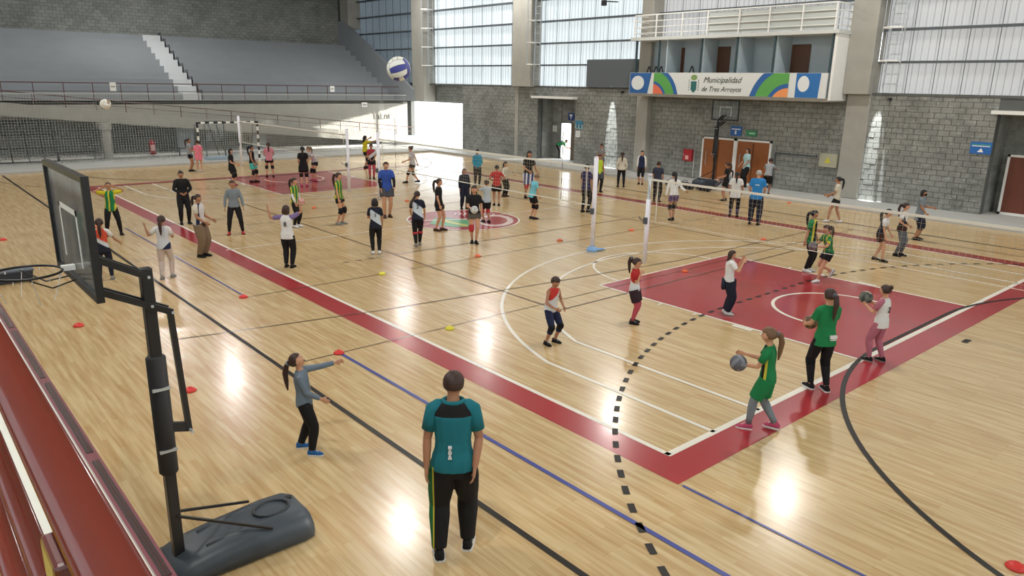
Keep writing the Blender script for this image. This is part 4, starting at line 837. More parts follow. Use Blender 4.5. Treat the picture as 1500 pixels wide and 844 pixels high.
   dict(lf=(0.03, 0.05, 0), rf=(-0.02, 0.05, 0), al=((0.1, 0.15, -1), (0.3, 0, -1)), ar=((0.1, 0.15, -1), (0.3, 0, -1)), shirt=('neon', 'none', 0.02), pants=('greyd', 0.38, 0.03), leg='k', shoes='k', hair=('crop', 'hb'), skin='s2')),
 (19.86, 19.41, -158, 1.56, 2, 'person in patterned grey shirt and black trousers near the wall behind the neon tank top',
   dict(al=((0.2, 0.15, -1), (0.5, -0.3, 0.2)), ar=((0.05, 0.2, -1), (0.1, 0, -1)), shirt=('greypat', 'short', 0.02), pants=('k', 'long', 0.012), shoes='k', hair=('crop', 'hb'), skin='s2')),
 (11.8, 12.7, 13, 1.65, 2, 'girl in purple navy t-shirt beside the first post, half hidden',
   dict(lf=(-0.03, 0.05, 0), rf=(0.03, 0.05, 0), al=((0.1, 0.15, -1), (0.3, 0, -1)), ar=((0.1, 0.15, -1), (0.3, 0, -1)), shirt=('purpnavy', 'short', 0.03), pants=('k', 'long', 0.008), shoes='k', hair=('crop', 'hk'), skin='s2')),
 (23.67, 26.14, -40, 1.45, 2, 'person in green top bending forward in the bright doorway',
   dict(lean=75, hp=20, al=((0.3, 0.1, -1), (0.9, 0, -0.2)), ar=((0.3, 0.1, -1), (0.9, 0, -0.2)), shirt=('green', 'short', 0), pants=('k', 'long', 0.012), shoes='k', hair=('crop', 'hb'), skin='s2')),
 (12.36, 16.3, -107, 1.8, 2, 'long haired girl in black t-shirt and striped blue and white skirt behind the net',
   dict(lean=5, al=((0.1, 0.3, -1), (0.1, 0.4, -0.8)), ar=((0.2, 0.2, -1), (0.5, -0.3, -0.3)), shirt=('k', 'short', -0.02), pants=('stripebw', 0.5, 0.03), knee='r', shoes='k', hair=('long', 'hk'), skin='s2')),
 (9.38, 12.78, -18, 1.47, 2, 'boy in light blue t-shirt and black shorts right of the centre circle',
   dict(lf=(0, 0.05, 0), rf=(0.03, 0.05, 0), lean=10, hp=-20, al=((0.1, 0.15, -1), (0.4, -0.1, -0.8)), ar=((0.1, 0.15, -1), (0.4, -0.1, -0.8)), shirt=('cyan', 'short', 0.02), pants=('k', 0.33, 0.02), knee='k', shoes='k', hair=('crop', 'hbl'), skin='s1')),
 (12.9, 20.16, -118, 1.54, 2, 'woman in teal long sleeve top and black trousers with clasped hands',
   dict(al=((0.15, 0.2, -1), (0.4, -0.4, -0.8)), ar=((0.15, 0.2, -1), (0.4, -0.4, -0.8)), shirt=('teal2', 'long', 0.01), pants=('k', 'long', 0.01), shoes='k', hair=('pony', 'hk'), skin='s2')),
 (10.19, 15.59, 52, 1.45, 2, 'boy in red t-shirt with white back print and black shorts',
   dict(lf=(0, 0.05, 0), rf=(-0.05, 0.06, 0), al=((-0.1, 0.6, -0.8), (0.3, -0.6, -0.4)), ar=((-0.1, 0.6, -0.8), (0.3, -0.6, -0.4)), shirt=('redprint', 'short', 0.01), pants=('k', 0.33, 0.025), shoes='k', hair=('crop', 'hk'), skin='s2')),
 (11.84, 17.08, -70, 1.35, 2, 'woman in pale long sleeve top and dark trousers behind the boy in red',
   dict(al=((0.2, 0.5, -0.7), (0.6, 0.4, -0.3)), ar=((0.2, 0.5, -0.7), (0.6, 0.4, -0.3)), shirt=('cream', 'long', 0), pants=('k', 'long', 0.015), shoes='br', hair=('long', 'hk'), skin='s1')),
 (8.78, 15.65, -107, 1.4, 2, 'person in navy tracksuit standing beyond the centre circle',
   dict(lf=(0, 0.07, 0), rf=(0, 0.07, 0), al=((0.05, 0.2, -1), (0.15, 0, -1)), ar=((0.05, 0.2, -1), (0.15, 0, -1)), adult=1, shirt=('navyd', 'long', 0.02), pants=('navyd', 'long', 0.018), shoes='k', hair=('pony', 'hb'), skin='s2')),
 (5.55, 10.95, -123, 1.58, 1, 'girl in black t-shirt holding a white ball, red knee pad',
   dict(lf=(0.03, 0.035, 0), rf=(-0.03, 0.03, 0), al=((0.1, 0.2, -1), (0.3, 0, -1)), ar=((0.15, 0.2, -1), (0.7, -0.45, -0.2)), shirt=('k', 'short', -0.02), pants=('denim', 0.22, 0.015), knee1='r', shoes='k', hair=('long', 'hb'), skin='s1')),
 (7.78, 13.16, 81, 1.34, 2, 'boy in pale t-shirt with red and black socks inside the centre circle',
   dict(lf=(0.05, 0.05, 0), rf=(-0.04, 0.05, 0), al=((0.6, 0.2, -0.2), (0.9, 0, 0.1)), ar=((0.5, 0.2, -0.4), (0.8, 0, 0.1)), shirt=('paleblue2', 'short', 0.02), pants=('k', 0.4, 0.02), knee='r', shoes='k', hair=('crop', 'hb'), skin='s2')),
 (5.78, 12.94, -50, 1.54, 1, 'bare legged girl in black playsuit left of the centre circle',
   dict(lf=(0.05, 0.05, 0), rf=(-0.05, 0.05, 0), al=((0.05, 0.1, -1), (0.3, 0, -1)), ar=((0.05, 0.1, -1), (0.3, 0, -1)), shirt=('k', 'short', 0.03), pants=('k', 0.25, 0.018), shoes='br', hair=('pony', 'hb'), skin='s1')),
 (4.11, 11.56, 58, 1.48, 1, 'girl in navy and white number 3 jersey with long ponytail, back turned',
   dict(lf=(-0.08, 0.03, 0.0), rf=(0.04, 0.035, 0), lean=14, al=((0.2, 0.2, -1), (0.5, -0.1, -0.6)), ar=((0.1, 0.25, -1), (0.3, 0, -0.9)), shirt=('jersey3', 'short', 0.02), pants=('k', 'long', 0.009), knee='r2', shoes='gr', hair=('pony', 'hb'), skin='s1', num='3', tail=0.8)),
 (2.71, 11.36, 62, 1.42, 1, 'girl in navy and white number 1 jersey and black trousers, back turned',
   dict(lf=(0, 0.055, 0), rf=(0, 0.055, 0), al=((0.3, 0.2, -1), (0.8, -0.2, 0.0)), ar=((0.1, 0.2, -1), (0.3, 0, -0.9)), shirt=('jersey3', 'short', 0.03), pants=('k', 'long', 0.012), shoes='w', hair=('bob', 'hk'), skin='s2', num='1')),
 (5.74, 15.79, -111, 1.78, 2, 'woman in royal blue jersey over black sleeves and grey shorts',
   dict(lf=(0, 0.05, 0), rf=(0.05, 0.05, 0), al=((0.3, 0.2, -0.9), (0.5, -0.1, -0.7)), ar=((0.1, 0.2, -1), (0.4, -0.1, -0.9)), adult=1, shirt=('blueroyal', 'short', 0.02), armcover='k', pants=('greyd', 0.3, 0.03), shoes='br', hair=('pony', 'hb'), skin='s1', logow=1)),
 (10.97, 22.48, 137, 1.6, 2, 'girl in white jersey and black shorts running in front of the bright exit',
   dict(lf=(0.07, 0.04, 0), rf=(-0.24, 0.04, 0.02), lean=6, al=((0.2, 0.3, -0.9), (0.7, 0, -0.3)), ar=((-0.5, 0.2, -0.8), (-0.3, 0.1, -0.9)), shirt=('whitepat', 'short', 0), pants=('k', 0.22, 0.015), knee='k', shoes='k', hair=('bun', 'hk'), skin='s1')),
 (12.3, 28.53, 0, 1.6, 2, 'girl in yellow t-shirt with long dark hair raising her arms at the far end',
   dict(lf=(0.06, 0.06, 0), rf=(-0.07, 0.06, 0), al=((0.8, 0.3, 0.2), (0.9, 0.2, 0.4)), ar=((0.8, 0.3, 0.0), (0.9, 0.1, 0.3)), shirt=('yellow', 'short', 0), pants=('k', 0.25, 0.015), knee='k', shoes='k', hair=('long', 'hk'), skin='s2')),
 (10.33, 24.57, -115, 1.55, 2, 'girl in maroon and white jersey with pink leggings at the far end',
   dict(al=((0.1, 0.15, -1), (0.5, -0.3, -0.4)), ar=((0.1, 0.15, -1), (0.5, -0.3, -0.4)), shirt=('maroonwhite', 'short', 0), pants=('k', 0.25, 0.02), leg='pinkred', shoes='br', hair=('crop', 'hb'), skin='s2')),
 (3.89, 15.49, -48, 1.58, 1, 'girl in green and yellow striped jersey with black knee pads facing the net',
   dict(lf=(0.03, 0.05, 0), rf=(-0.03, 0.045, 0), al=((0.05, 0.15, -1), (0.2, 0, -1)), ar=((0.05, 0.15, -1), (0.2, 0, -1)), shirt=('stripegy', 'short', 0.01), pants=('k', 0.2, 0.015), knee='k', shoes='gr', hair=('pony', 'hb'), skin='s1')),
 (2.63, 15.84, -54, 1.47, 1, 'girl in green and yellow striped jersey with white sleeves and black trousers',
   dict(al=((0.1, 0.15, -1), (0.4, 0, -0.9)), ar=((0.1, 0.15, -1), (0.4, 0, -0.9)), shirt=('stripegy', 'short', 0.02), armcover='w', pants=('k', 'long', 0.01), shoes='w', hair=('pony', 'hb'), skin='s1')),
 (0.35, 11.32, 46, 1.47, 1, 'girl in white bib with purple sleeves raising her hands, back turned',
   dict(al=((0.1, 0.9, -0.15), (0.15, 0.3, 0.9)), ar=((0.3, 0.5, 0.3), (0.1, -0.2, 1)), shirt=('bib8', 'short', 0.03), pants=('k', 'long', 0.014), shoes='k', hair=('bob', 'hb'), skin='s2', num='8')),
 (0.83, 15.86, -110, 1.52, 1, 'girl in cropped grey sweatshirt and black leggings with red shoes, legs apart',
   dict(lf=(0, 0.12, 0), rf=(0, 0.12, 0), al=((0.05, 0.35, -1), (0.2, 0.1, -1)), ar=((0.05, 0.35, -1), (0.2, 0.1, -1)), shirt=('greyblue2', 'long', -0.01), pants=('k', 'long', 0.008), shoes='r', hair=('pony', 'hb'), skin='s2')),
 (-0.87, 13.61, -48, 1.54, 1, 'woman in navy and white jersey and wide brown trousers beside the red line',
   dict(al=((0.1, 0.15, -1), (0.9, 0.1, -0.5)), ar=((0.2, 0.15, -1), (0.7, -0.2, -0.5)), adult=1, shirt=('navywhite2', 'short', -0.01), pants=('brown', 'long', 0.03), waist='brownk', shoes='k', hair=('pony', 'hb'), skin='s2')),
 (0.2, 18.24, -97, 1.58, 1, 'person all in black with clasped hands beside the red line',
   dict(lf=(0, 0.07, 0), rf=(0, 0.07, 0), al=((0.1, 0.35, -1), (0.45, -0.65, -0.45)), ar=((0.1, 0.35, -1), (0.45, -0.65, -0.45)), adult=1, shirt=('k', 'long', 0.03), pants=('k', 'long', 0.01), shoes='k', hair=('bun', 'hk'), skin='s2')),
 (-2.18, 11.96, 60, 1.39, 1, 'girl in white and navy jersey with pale leggings raising her left hand',
   dict(lf=(-0.05, 0.07, 0), rf=(0.06, 0.06, 0), al=((0.1, 0.7, -0.7), (0.1, 0.3, 0.95)), ar=((0.4, 0.2, -0.9), (0.8, -0.1, 0.1)), shirt=('jerseyw', 'short', 0.02), pants=('paleleg', 'long', 0.009), shoes='gr', hair=('pony', 'hb'), skin='s2')),
 (-1.96, 17.63, -97, 1.46, 1, 'girl in green and yellow striped jersey with hands behind her head',
   dict(lf=(0, 0.16, 0), rf=(0, 0.08, 0), al=((0.05, 1, 0.15), (-0.1, -0.9, 0.45)), ar=((0.05, 1, 0.15), (-0.1, -0.9, 0.45)), hp=25, shirt=('stripegy2', 'short', 0.03), pants=('k', 'long', 0.009), shoes='k', hair=('bun', 'hb'), skin='s2')),
 (-3.25, 12.62, 74, 1.34, 1, 'girl in orange, white and navy jersey with long braid behind the hoop pole',
   dict(lf=(0.0, 0.08, 0), rf=(0.0, 0.09, 0), al=((0.2, 0.3, -1), (0.5, -0.1, -0.5)), ar=((0.2, 0.5, -0.8), (0.5, 0.3, -0.4)), shirt=('jerseyo', 'short', 0.03), pants=('navyd', 'long', 0.012), shoes='gr', hair=('pony', 'hb'), skin='s2')),
 (-3.21, 15.16, -70, 1.32, 1, 'person in green t-shirt mostly hidden behind the glass backboard',
   dict(al=((0.1, 0.2, -1), (0.3, 0.4, -0.8)), ar=((0.1, 0.2, -1), (0.3, 0, -1)), shirt=('green', 'short', 0.02), pants=('k', 'long', 0.012), shoes='k', hair=('pony', 'hb'), skin='s2')),
 (4.93, 31.04, 72, 1.45, 2, 'girl in long bright pink t-shirt near the striped goal, back turned',
   dict(lf=(0, 0.05, 0), rf=(0, 0.05, 0), al=((0.05, 0.15, -1), (0.2, 0, -1)), ar=((0.05, 0.15, -1), (0.2, 0, -1)), shirt=('pinkt', 'short', 0.1), pants=('pinkt', 0.2, 0.012), shoes='w', hair=('bun', 'hb'), skin='s1')),
 (4.68, 31.52, -27, 1.52, 2, 'girl in grey top and black shorts left of the pink t-shirt',
   dict(al=((0.4, 0.15, -0.8), (0.7, 0, 0.3)), ar=((0.3, 0.15, -0.9), (0.7, 0, -0.2)), shirt=('greyl', 'short', 0), pants=('k', 0.25, 0.015), shoes='k', hair=('pony', 'hb'), skin='s2')),
 (4.45, 25.68, -35, 1.5, 2, 'person in long black t-shirt near the corner of the far key',
   dict(al=((0.1, 0.15, -1), (0.8, -0.1, -0.4)), ar=((0.1, 0.15, -1), (0.8, -0.1, -0.4)), shirt=('k', 'short', 0.08), pants=('k', 0.38, 0.03), knee='k', shoes='pink', hair=('bob', 'hk'), skin='s1')),
 (5.54, 26.26, -37, 1.55, 2, 'girl in black tank top and turquoise shorts near the far goal',
   dict(lf=(0.06, 0.05, 0), rf=(-0.04, 0.05, 0), al=((0.1, 0.15, -1), (0.4, 0, -0.8)), ar=((0.1, 0.15, -1), (0.4, 0, -0.8)), shirt=('k', 'none', -0.02), pants=('turq', 0.33, 0.025), knee='k', shoes='k', hair=('pony', 'hk'), skin='s2')),
 (6.89, 27.64, 69, 1.52, 2, 'girl in pale pink t-shirt and black shorts with knee pads, back turned',
   dict(lf=(0, 0.09, 0), rf=(0, 0.09, 0), al=((0.3, 0.3, -0.9), (0.7, -0.2, -0.3)), ar=((0.3, 0.3, -0.9), (0.7, -0.2, -0.3)), shirt=('pinkp', 'short', 0.02), pants=('k', 0.22, 0.018), knee='k', shoes='k', hair=('pony', 'hb'), skin='s1')),
 (6.76, 23.92, 63, 1.62, 2, 'girl in long black t-shirt dress with knee pads on the far key, back turned',
   dict(lf=(0, 0.06, 0), rf=(0, 0.06, 0), al=((0.1, 0.15, -1), (0.4, -0.1, -0.8)), ar=((0.1, 0.15, -1), (0.4, -0.1, -0.8)), shirt=('k', 'short', 0.1), pants=('k', 0.33, 0.025), knee='k', shoes='pink', hair=('pony', 'hk'), skin='s1')),
 (7.89, 25.29, -176, 1.55, 2, 'girl in patterned white top and black shorts leaning forward on the far key',
   dict(lean=28, lf=(0, 0.07, 0), rf=(0, 0.07, 0), al=((0.3, 0.2, -0.9), (0.8, 0, 0.1)), ar=((0.3, 0.2, -0.9), (0.8, 0, 0.1)), shirt=('whitepat', 'short', 0), pants=('k', 0.2, 0.018), knee='k', shoes='pink', hair=('pony', 'hbl'), skin='s1')),
]
# ------------------------------------------------------------------ people
C = dict(k='1c1b1e', w='dcdcdc', gr='8a8784', navy='232a48', navyd='1f2333', teal='1f6f7c', teal2='1b84a0', greyblue='6e7d8c', greyblue2='7b858c', green='1f7a48', blue='2f7fc0', blueroyal='3450a0',
 cyan='6cc3d6', paleblue='a3c6cb', paleblue2='b4bfc8', greyl='93969a', greyd='4a4c52', cream='cfc8b8', purple='5a4470', purpnavy='2e2650', navygrey='343848', red='b02c30', r='b8383c', pinkt='e87f94', pinkp='d48c98',
 pinkleg='b06a7c', pinkred='b8505e', pink='b84a6a', turq='4fb3a8', yellow='c4b928', neon='b6cf3c', brown='7d6a56', brownk='3c2622', kr='33222a', denim='5c5650', paleleg='c9b8b0', br='4a2f26', pants='1c1b1e', k2='101114', r2='b8383c',
 purp='7c6a9a', hb='3a2722', hk='18161a', hbl='6e5138', hg='a8a6a2', s1='c99678', s2='ad7c60', s3='8a6250', blueshoe='2a5f9a', maroon='6a2230', orange='c8503a')
def cl(k_): return mat('cloth_'+k_, C.get(k_, C['k']), .8, spec=.25, noise=.10, nscale=14, bump=.06)
def hairm(k_): return mat('hair_'+k_, C[k_], .5, spec=.4, noise=.25, nscale=30)
def skinm(k_): return mat('skin_'+k_, C[k_], .5, spec=.4, noise=.05, nscale=10)
def shirt_mat(k_, h):
    nm = 'print_%s_%d' % (k_, round(h*100)); c = C
    Z = lambda *s: [(a*h, b) for a, b in s]
    if k_ == 'teal_yoke': return ramp_mat(nm, (0,0,1), Z((0, c['teal']), (.795, c['k']), (.86, c['teal'])), 0, h)
    if k_ == 'redwhite': return ramp_mat(nm, (.3,-.9,1), Z((0, 'd5d8dc'), (.72, 'c23a34')), 0, h)
    if k_ == 'jersey3': return ramp_mat(nm, (0,-.7,1), Z((0, c['navyd']), (.59, 'c3cdd8'), (.765, c['navyd'])), 0, h)
    if k_ == 'jerseyw': return ramp_mat(nm, (0,1.0,1), Z((0, c['navy']), (.50, 'c9ccd4'), (.9, 'c9ccd4')), 0, h)
    if k_ == 'jerseyo': return ramp_mat(nm, (0,-.7,1), Z((0, c['navyd']), (.60, 'c9ccd4'), (.67, 'd2553f')), 0, h)
    if k_ == 'navywhite': return ramp_mat(nm, (1,0,.25), Z((-1, c['navyd']), (.205, 'd0cfd0')), -h, h)
    if k_ == 'navywhite2': return ramp_mat(nm, (1,.2,0), Z((-1, 'c9c2b4'), (-.02, c['navy']), (.035, 'd0cfd0')), -h, h)
    if k_ == 'maroonwhite': return ramp_mat(nm, (0,-.7,1), Z((0, c['navyd']), (.62, 'c9c9c9'), (.72, 'a03a44')), 0, h)
    if k_ == 'greenyellow': return ramp_mat(nm, (1,0,0), Z((-1, c['green']), (.008, 'c9c040'), (.036, c['k']), (.062, c['green'])), -h, h)
    if k_ in ('stripegy', 'stripegy2'): return ramp_mat(nm, (.75,1,0), [(0, c['green']), (.55, 'c6bd3e'), (.85, '1f4a34')], 0, 1, freq=11/h)
    if k_ == 'stripebw': return ramp_mat(nm, (.7,1,0), [(0, '2f3a6a'), (.55, 'd0d0d8')], 0, 1, freq=11/h)
    if k_ == 'trackstripe': return ramp_mat(nm, (0,1,0), Z((-1, c['k']), (.088, 'b9b23c'), (.094, '1f6a44')), -h, h)
    if k_ == 'redprint': return cl('red')
    if k_ in ('whitepat', 'greypat', 'darkpat'):
        return ramp_mat(nm, (.8,1,1.7), [(0, {'whitepat': 'c8c4c8', 'greypat': '8c8a88', 'darkpat': '2c2a3a'}[k_]), (.6, {'whitepat': '9a949c', 'greypat': '5e5c5c', 'darkpat': '6a5a78'}[k_])], 0, 1, freq=9/h)
    return cl({'bib2': 'w', 'bib8': 'w', 'jacket': 'navy', 'greypat': 'gr'}.get(k_, k_))
SLEEVE = {'bib2': 'pinkleg', 'bib8': 'purp', 'jacket': 'w', 'jerseyo': 'w', 'navywhite': 'w', 'jersey3': 'navyd', 'navywhite2': 'cream', 'jerseyw': 'w', 'greenyellow': 'green', 'stripegy2': 'yellow', 'redwhite': 'red', 'teal_yoke': 'teal'}
def finish(o, voxel, smooth=4):
    a = o.modifiers.new('remesh', 'REMESH'); a.mode = 'VOXEL'; a.voxel_size = voxel; a.use_smooth_shade = True
    if smooth: s = o.modifiers.new('smooth', 'SMOOTH'); s.factor = .5; s.iterations = smooth
    return o
V = Vector
def interp(a, b, t): return a+(b-a)*t
def head_verts(hh, seg, rows):
    vs = []
    for i in range(rows+1):
        ph = math.pi*(i/rows-.5)
        ring = []
        for j in range(seg):
            th = 2*math.pi*j/seg; x, y, z = math.cos(ph)*math.cos(th), math.cos(ph)*math.sin(th), math.sin(ph)
            az = math.atan2(y, x)
            if z < 0: y *= 1-.34*abs(z)**1.3; x *= (1-.10*abs(z)) if x > 0 else (1-.55*abs(z))
            X = x*(.86 if x > 0 else .92); Y = y*.76; Zz = z
            nose = math.exp(-(az/.17)**2)*max(0, 1-abs((z+.17)/.26)); X += .16*nose
            X -= .05*math.exp(-((abs(az)-.42)/.2)**2)*math.exp(-((z-.05)/.12)**2)
            X += .04*math.exp(-(az/.35)**2)*math.exp(-((z+.52)/.08)**2) + .06*math.exp(-(az/.4)**2)*math.exp(-((z+.88)/.15)**2)
            ring.append(V((X, Y, Zz))*hh)
        vs.append(ring)
    return vs
def ring_at(c, a, b, wa, wb, n=14, p_=2.4):
    o = []
    for j in range(n):
        t = 2*math.pi*j/n; ct, st_ = math.cos(t), math.sin(t)
        o.append(c + a*wa*math.copysign(abs(ct)**(2/p_), ct) + b*wb*math.copysign(abs(st_)**(2/p_), st_))
    return o
HANDS = {}
def figure(x, y, yaw, h, q, label, k):
    t = empty('person', (x, y, k.get('z0', .12 if (x > 20.35 or y > 34.3) else 0)), R(yaw), label=label, category='person', group='people in the sports hall')
    vx = (.0068, .0095, .0125)[q]; cvx = (.009, .0115, .0145)[q]
    adult = k.get('adult'); hh = (.064 if adult else (.074 if h < 1.4 else .069))*h
    lean = R(k.get('lean', 0)); U = V((math.sin(lean), 0, math.cos(lean))); F = V((math.cos(lean), 0, -math.sin(lean))); L_ = V((0, 1, 0))
    lf = k.get('lf', (.015, .055, 0)); rf = k.get('rf', (-.015, .05, 0)); sit = k.get('sit')
    ank = {1: V((lf[0]*h, lf[1]*h, (.045+lf[2])*h)), -1: V((rf[0]*h, -rf[1]*h, (.045+rf[2])*h))}
    pel = V(((lf[0]+rf[0])/2*h - .10*h*math.sin(lean), (lf[1]-rf[1])/2*h, (.535-k.get('cr', .0))*h))
    if sit: pel = V((0, 0, .075*h)); ank = {s: V((.36*h, s*.08*h, .045*h)) for s in (1, -1)}
    l1, l2 = .252*h, .248*h
    for _ in range(30):
        if max((pel+V((0, s*.052*h, -.01*h))-ank[s]).length for s in (1, -1) if (lf if s > 0 else rf)[2] < .05) < (l1+l2)*.995 or sit: break
        pel.z -= .004*h
    hipj = {s: pel+V((0, s*.052*h, -.01*h)) for s in (1, -1)}; knee = {}
    for s in (1, -1):
        d = ank[s]-hipj[s]; D = d.length
        if D > (l1+l2)*.995: ank[s] = hipj[s]+d*((l1+l2)*.99/D); d = ank[s]-hipj[s]; D = d.length
        a = (l1*l1-l2*l2+D*D)/(2*D); hgt = math.sqrt(max(l1*l1-a*a, 0)); dn = d.normalized()
        pole = V((0, 0, 1)) if sit else V((1, s*.15, .1)); pole = (pole-dn*pole.dot(dn)).normalized(); knee[s] = hipj[s]+dn*a+pole*hgt
    ntop = (.47*h-hh)*1.0    # distance pelvis -> head centre
    hc = pel+U*ntop+F*.012*h
    hp = R(k.get('hp', 0)); hw = R(k.get('hw', 0))
    HR = Matrix.Rotation(hw, 3, 'Z') @ Matrix.Rotation(-hp+lean*.45, 3, 'Y')
    hc = pel+U*(ntop-hh*.7)+(HR @ V((0, 0, 1)))*hh*.7+HR @ V((hh*.18, 0, 0))
    shl = ntop-hh-.052*h   # shoulder line
    sw = .090*h if not adult else .096*h
    sho = {s: pel+U*shl+L_*s*sw for s in (1, -1)}
    arms = {1: k.get('al', ((.05, .15, -1), (.25, .05, -1))), -1: k.get('ar', ((.05, .15, -1), (.25, .05, -1)))}
    def dv(a, s): return V((a[0], a[1]*s, a[2])).normalized()
    el = {s: sho[s]+dv(arms[s][0], s)*.168*h for s in (1, -1)}; wr = {s: el[s]+dv(arms[s][1], s)*.145*h for s in (1, -1)}
    th = 1.0 if not adult else 1.08
    # ---- body
    b = MB(); fem = 1.0
    prof = [(-.055, .066, .05), (-.02, .090, .062), (.01, .092, .063), (.06, .078, .054), (.115, .071, .049), (.17, .079, .055), (shl/h-.04, .087, .056), (shl/h-.005, .081, .046), (shl/h+.020, .056, .036), (shl/h+.036, .032, .031), ((ntop-hh*.55)/h, .027, .028)]
    rings = [ring_at(pel+U*a*h, F, L_, d_*h, w*h*(1 if i < 9 else 1)) for i, (a, w, d_) in enumerate(prof)]
    rings[-1] = ring_at(hc-(HR @ V((.12*hh, 0, .5*hh))), HR @ V((1,0,0)), HR @ L_, .029*h, .027*h)
    b.loft(rings)
    for s in (1, -1):
        b.tube([sho[s]-L_*s*.02*h, sho[s], interp(sho[s], el[s], .3), interp(sho[s], el[s], .9), el[s], interp(el[s], wr[s], .25), interp(el[s], wr[s], .7), wr[s]], [v*h*th for v in (.026, .028, .026, .0215, .020, .0215, .0175, .014)], 12)
        b.tube([hipj[s]+V((0, 0, .02*h)), interp(hipj[s], knee[s], .2), interp(hipj[s], knee[s], .6), knee[s]+(hipj[s]-knee[s])*.06, knee[s], interp(knee[s], ank[s], .28), interp(knee[s], ank[s], .7), ank[s], ank[s]-V((0, 0, .02*h))], [v*h*th for v in (.045, .050, .043, .034, .0325, .034, .025, .0195, .019)], 14)
        # hand: palm, four fingers of different length, thumb leaving the side of the palm
        d = (wr[s]-el[s]).normalized(); inw = V((0, -s, 0)) if abs(d.y) < .8 else V((1, 0, 0)); inw = (inw-d*inw.dot(d)).normalized(); side = d.cross(inw).normalized()
        if side.x < 0: side = -side
        hs = .98*h
        b.loft([ring_at(wr[s]+d*a*hs, side, inw, w*hs, e*hs, 10, 2.6) for a, w, e in ((-.01, .014, .012), (.01, .018, .010), (.03, .0235, .0095), (.05, .0235, .008))])
        for fi, ln in enumerate((.036, .042, .039, .031)):
            o_ = wr[s]+d*.046*hs+side*(.0175-.0117*fi)*hs; cu = .35+.1*fi; sp = side*(.10-.07*fi)
            p1 = o_+(d+inw*.12+sp).normalized()*ln*.5*hs; p2 = p1+(d+inw*cu+sp).normalized()*ln*.3*hs; p3 = p2+(d*.7+inw*(cu+.4)).normalized()*ln*.25*hs
            b.tube([o_, p1, p2, p3], [.0062*hs, .0058*hs, .0052*hs, .0042*hs], 8)
        o_ = wr[s]+d*.014*hs+side*.014*hs; p1 = o_+(side*.8+d*.7+inw*.25).normalized()*.024*hs; p2 = p1+(d*.9+side*.25+inw*.35).normalized()*.022*hs
        b.tube([o_, p1, p2], [.0085*hs, .0068*hs, .0052*hs], 8)
        HANDS[label, s] = t.matrix_basis.copy() @ (wr[s]+d*.07*h+inw*.02*h) if False else (Matrix.Translation(t.location) @ Matrix.Rotation(R(yaw), 4, 'Z')) @ (wr[s]+d*.06*h)
        # foot inside the shoe
        b.tube([ank[s], ank[s]+V((.02*h, 0, -.015*h)), ank[s]+V((.075*h, s*.008*h, -.028*h))], [.021*h, .02*h, .013*h], 8)
        # ear
        M3 = HR; b.ball(hc+HR @ V((-.02*hh, s*.74*hh, -.03*hh)), (.17*hh, .07*hh, .24*hh), 8, M=M3)
    hv = head_verts(hh, 28 if q < 2 else 18, 20 if q < 2 else 13)
    b.loft([[hc+HR @ p for p in ring] for ring in hv])
    finish(b.build('body', skinm(k.get('skin', 's2')), t), vx, 2 if q < 2 else 2)
    # ---- face
    for s in (1, -1):
        e = MB().ball(hc+HR @ V((.765*hh, s*.29*hh, .06*hh)), (.07*hh, .115*hh, .06*hh), 8, M=HR).build('eye', mat('eye_white', 'd8d4ce', .3), t, smooth=True)
        MB().ball(hc+HR @ V((.815*hh, s*.28*hh, .06*hh)), (.03*hh, .055*hh, .055*hh), 8, M=HR).build('iris', mat('iris', '2a1c16', .2), e, smooth=True)
        MB().tube([hc+HR @ V((.80*hh, s*.15*hh, .2*hh)), hc+HR @ V((.80*hh, s*.28*hh, .235*hh)), hc+HR @ V((.70*hh, s*.44*hh, .19*hh))], .025*hh, 5).build('eyebrow', hairm(k['hair'][1]), t)
    mo = k.get('mouth', 0); MB().ball(hc+HR @ V((.80*hh, 0, -.50*hh)), (.05*hh, .2*hh, (.13 if mo else .05)*hh), 8, M=HR).build('mouth', mat('lips' if not mo else 'open_mouth', '8c4a44' if not mo else '4a1c1c', .5), t, smooth=True)
    # ---- hair
    st_, hm = k['hair']; hmat = hairm(hm); hb = MB(); rings = []
    low = {'crop': -.42, 'bob': -.85, 'long': -.85}.get(st_, -.38)
    for ring in head_verts(hh, 28, 20):
        rr = []
        for p in ring:
            n_ = p/hh; zlim = .34 if n_.x > .30 else (.34-(.30-n_.x)*2.2 if n_.x > -.05 else low); zlim = max(zlim, low)
            f = (1.08 if st_ == 'crop' else 1.12) if n_.z > zlim else .80
            if st_ == 'crop' and n_.z > .3: f = 1.13+.02*math.sin(n_.y*23)*math.sin(n_.x*19)
            rr.append(hc+HR @ V((n_.x*hh*(f if f > 1 else .78), n_.y*hh*f*1.02, n_.z*hh*(f-.03))))
        rings.append(rr)
    hb.loft(rings)
    def hl(*pts): return [hc+HR @ V(p)*hh for p in pts]
    dn = V((-.25, 0, -1))
    if st_ in ('pony', 'high'):
        a = hl((-.95, 0, .35 if st_ == 'pony' else .8), (-1.35, 0, .3 if st_ == 'pony' else .95)); lg = 1.0
        b1 = a[1]+V((-.25*hh, k.get('tail', 0)*hh, -1.0*hh)); b2 = b1+V((.1*hh, k.get('tail', 0)*hh, -1.3*hh*lg)); b3 = b2+V((.1*hh, 0, -1.1*hh*lg))
        hb.tube([a[0], a[1], b1, b2, b3], [v*hh for v in (.28, .33, .38, .30, .10)], 10)
    elif st_ == 'bun': hb.ball(hl((-.85, 0, .75))[0], .42*hh, 12)
    elif st_ == 'long':
        c0 = hl((-.45, 0, .1))[0]; rg = []
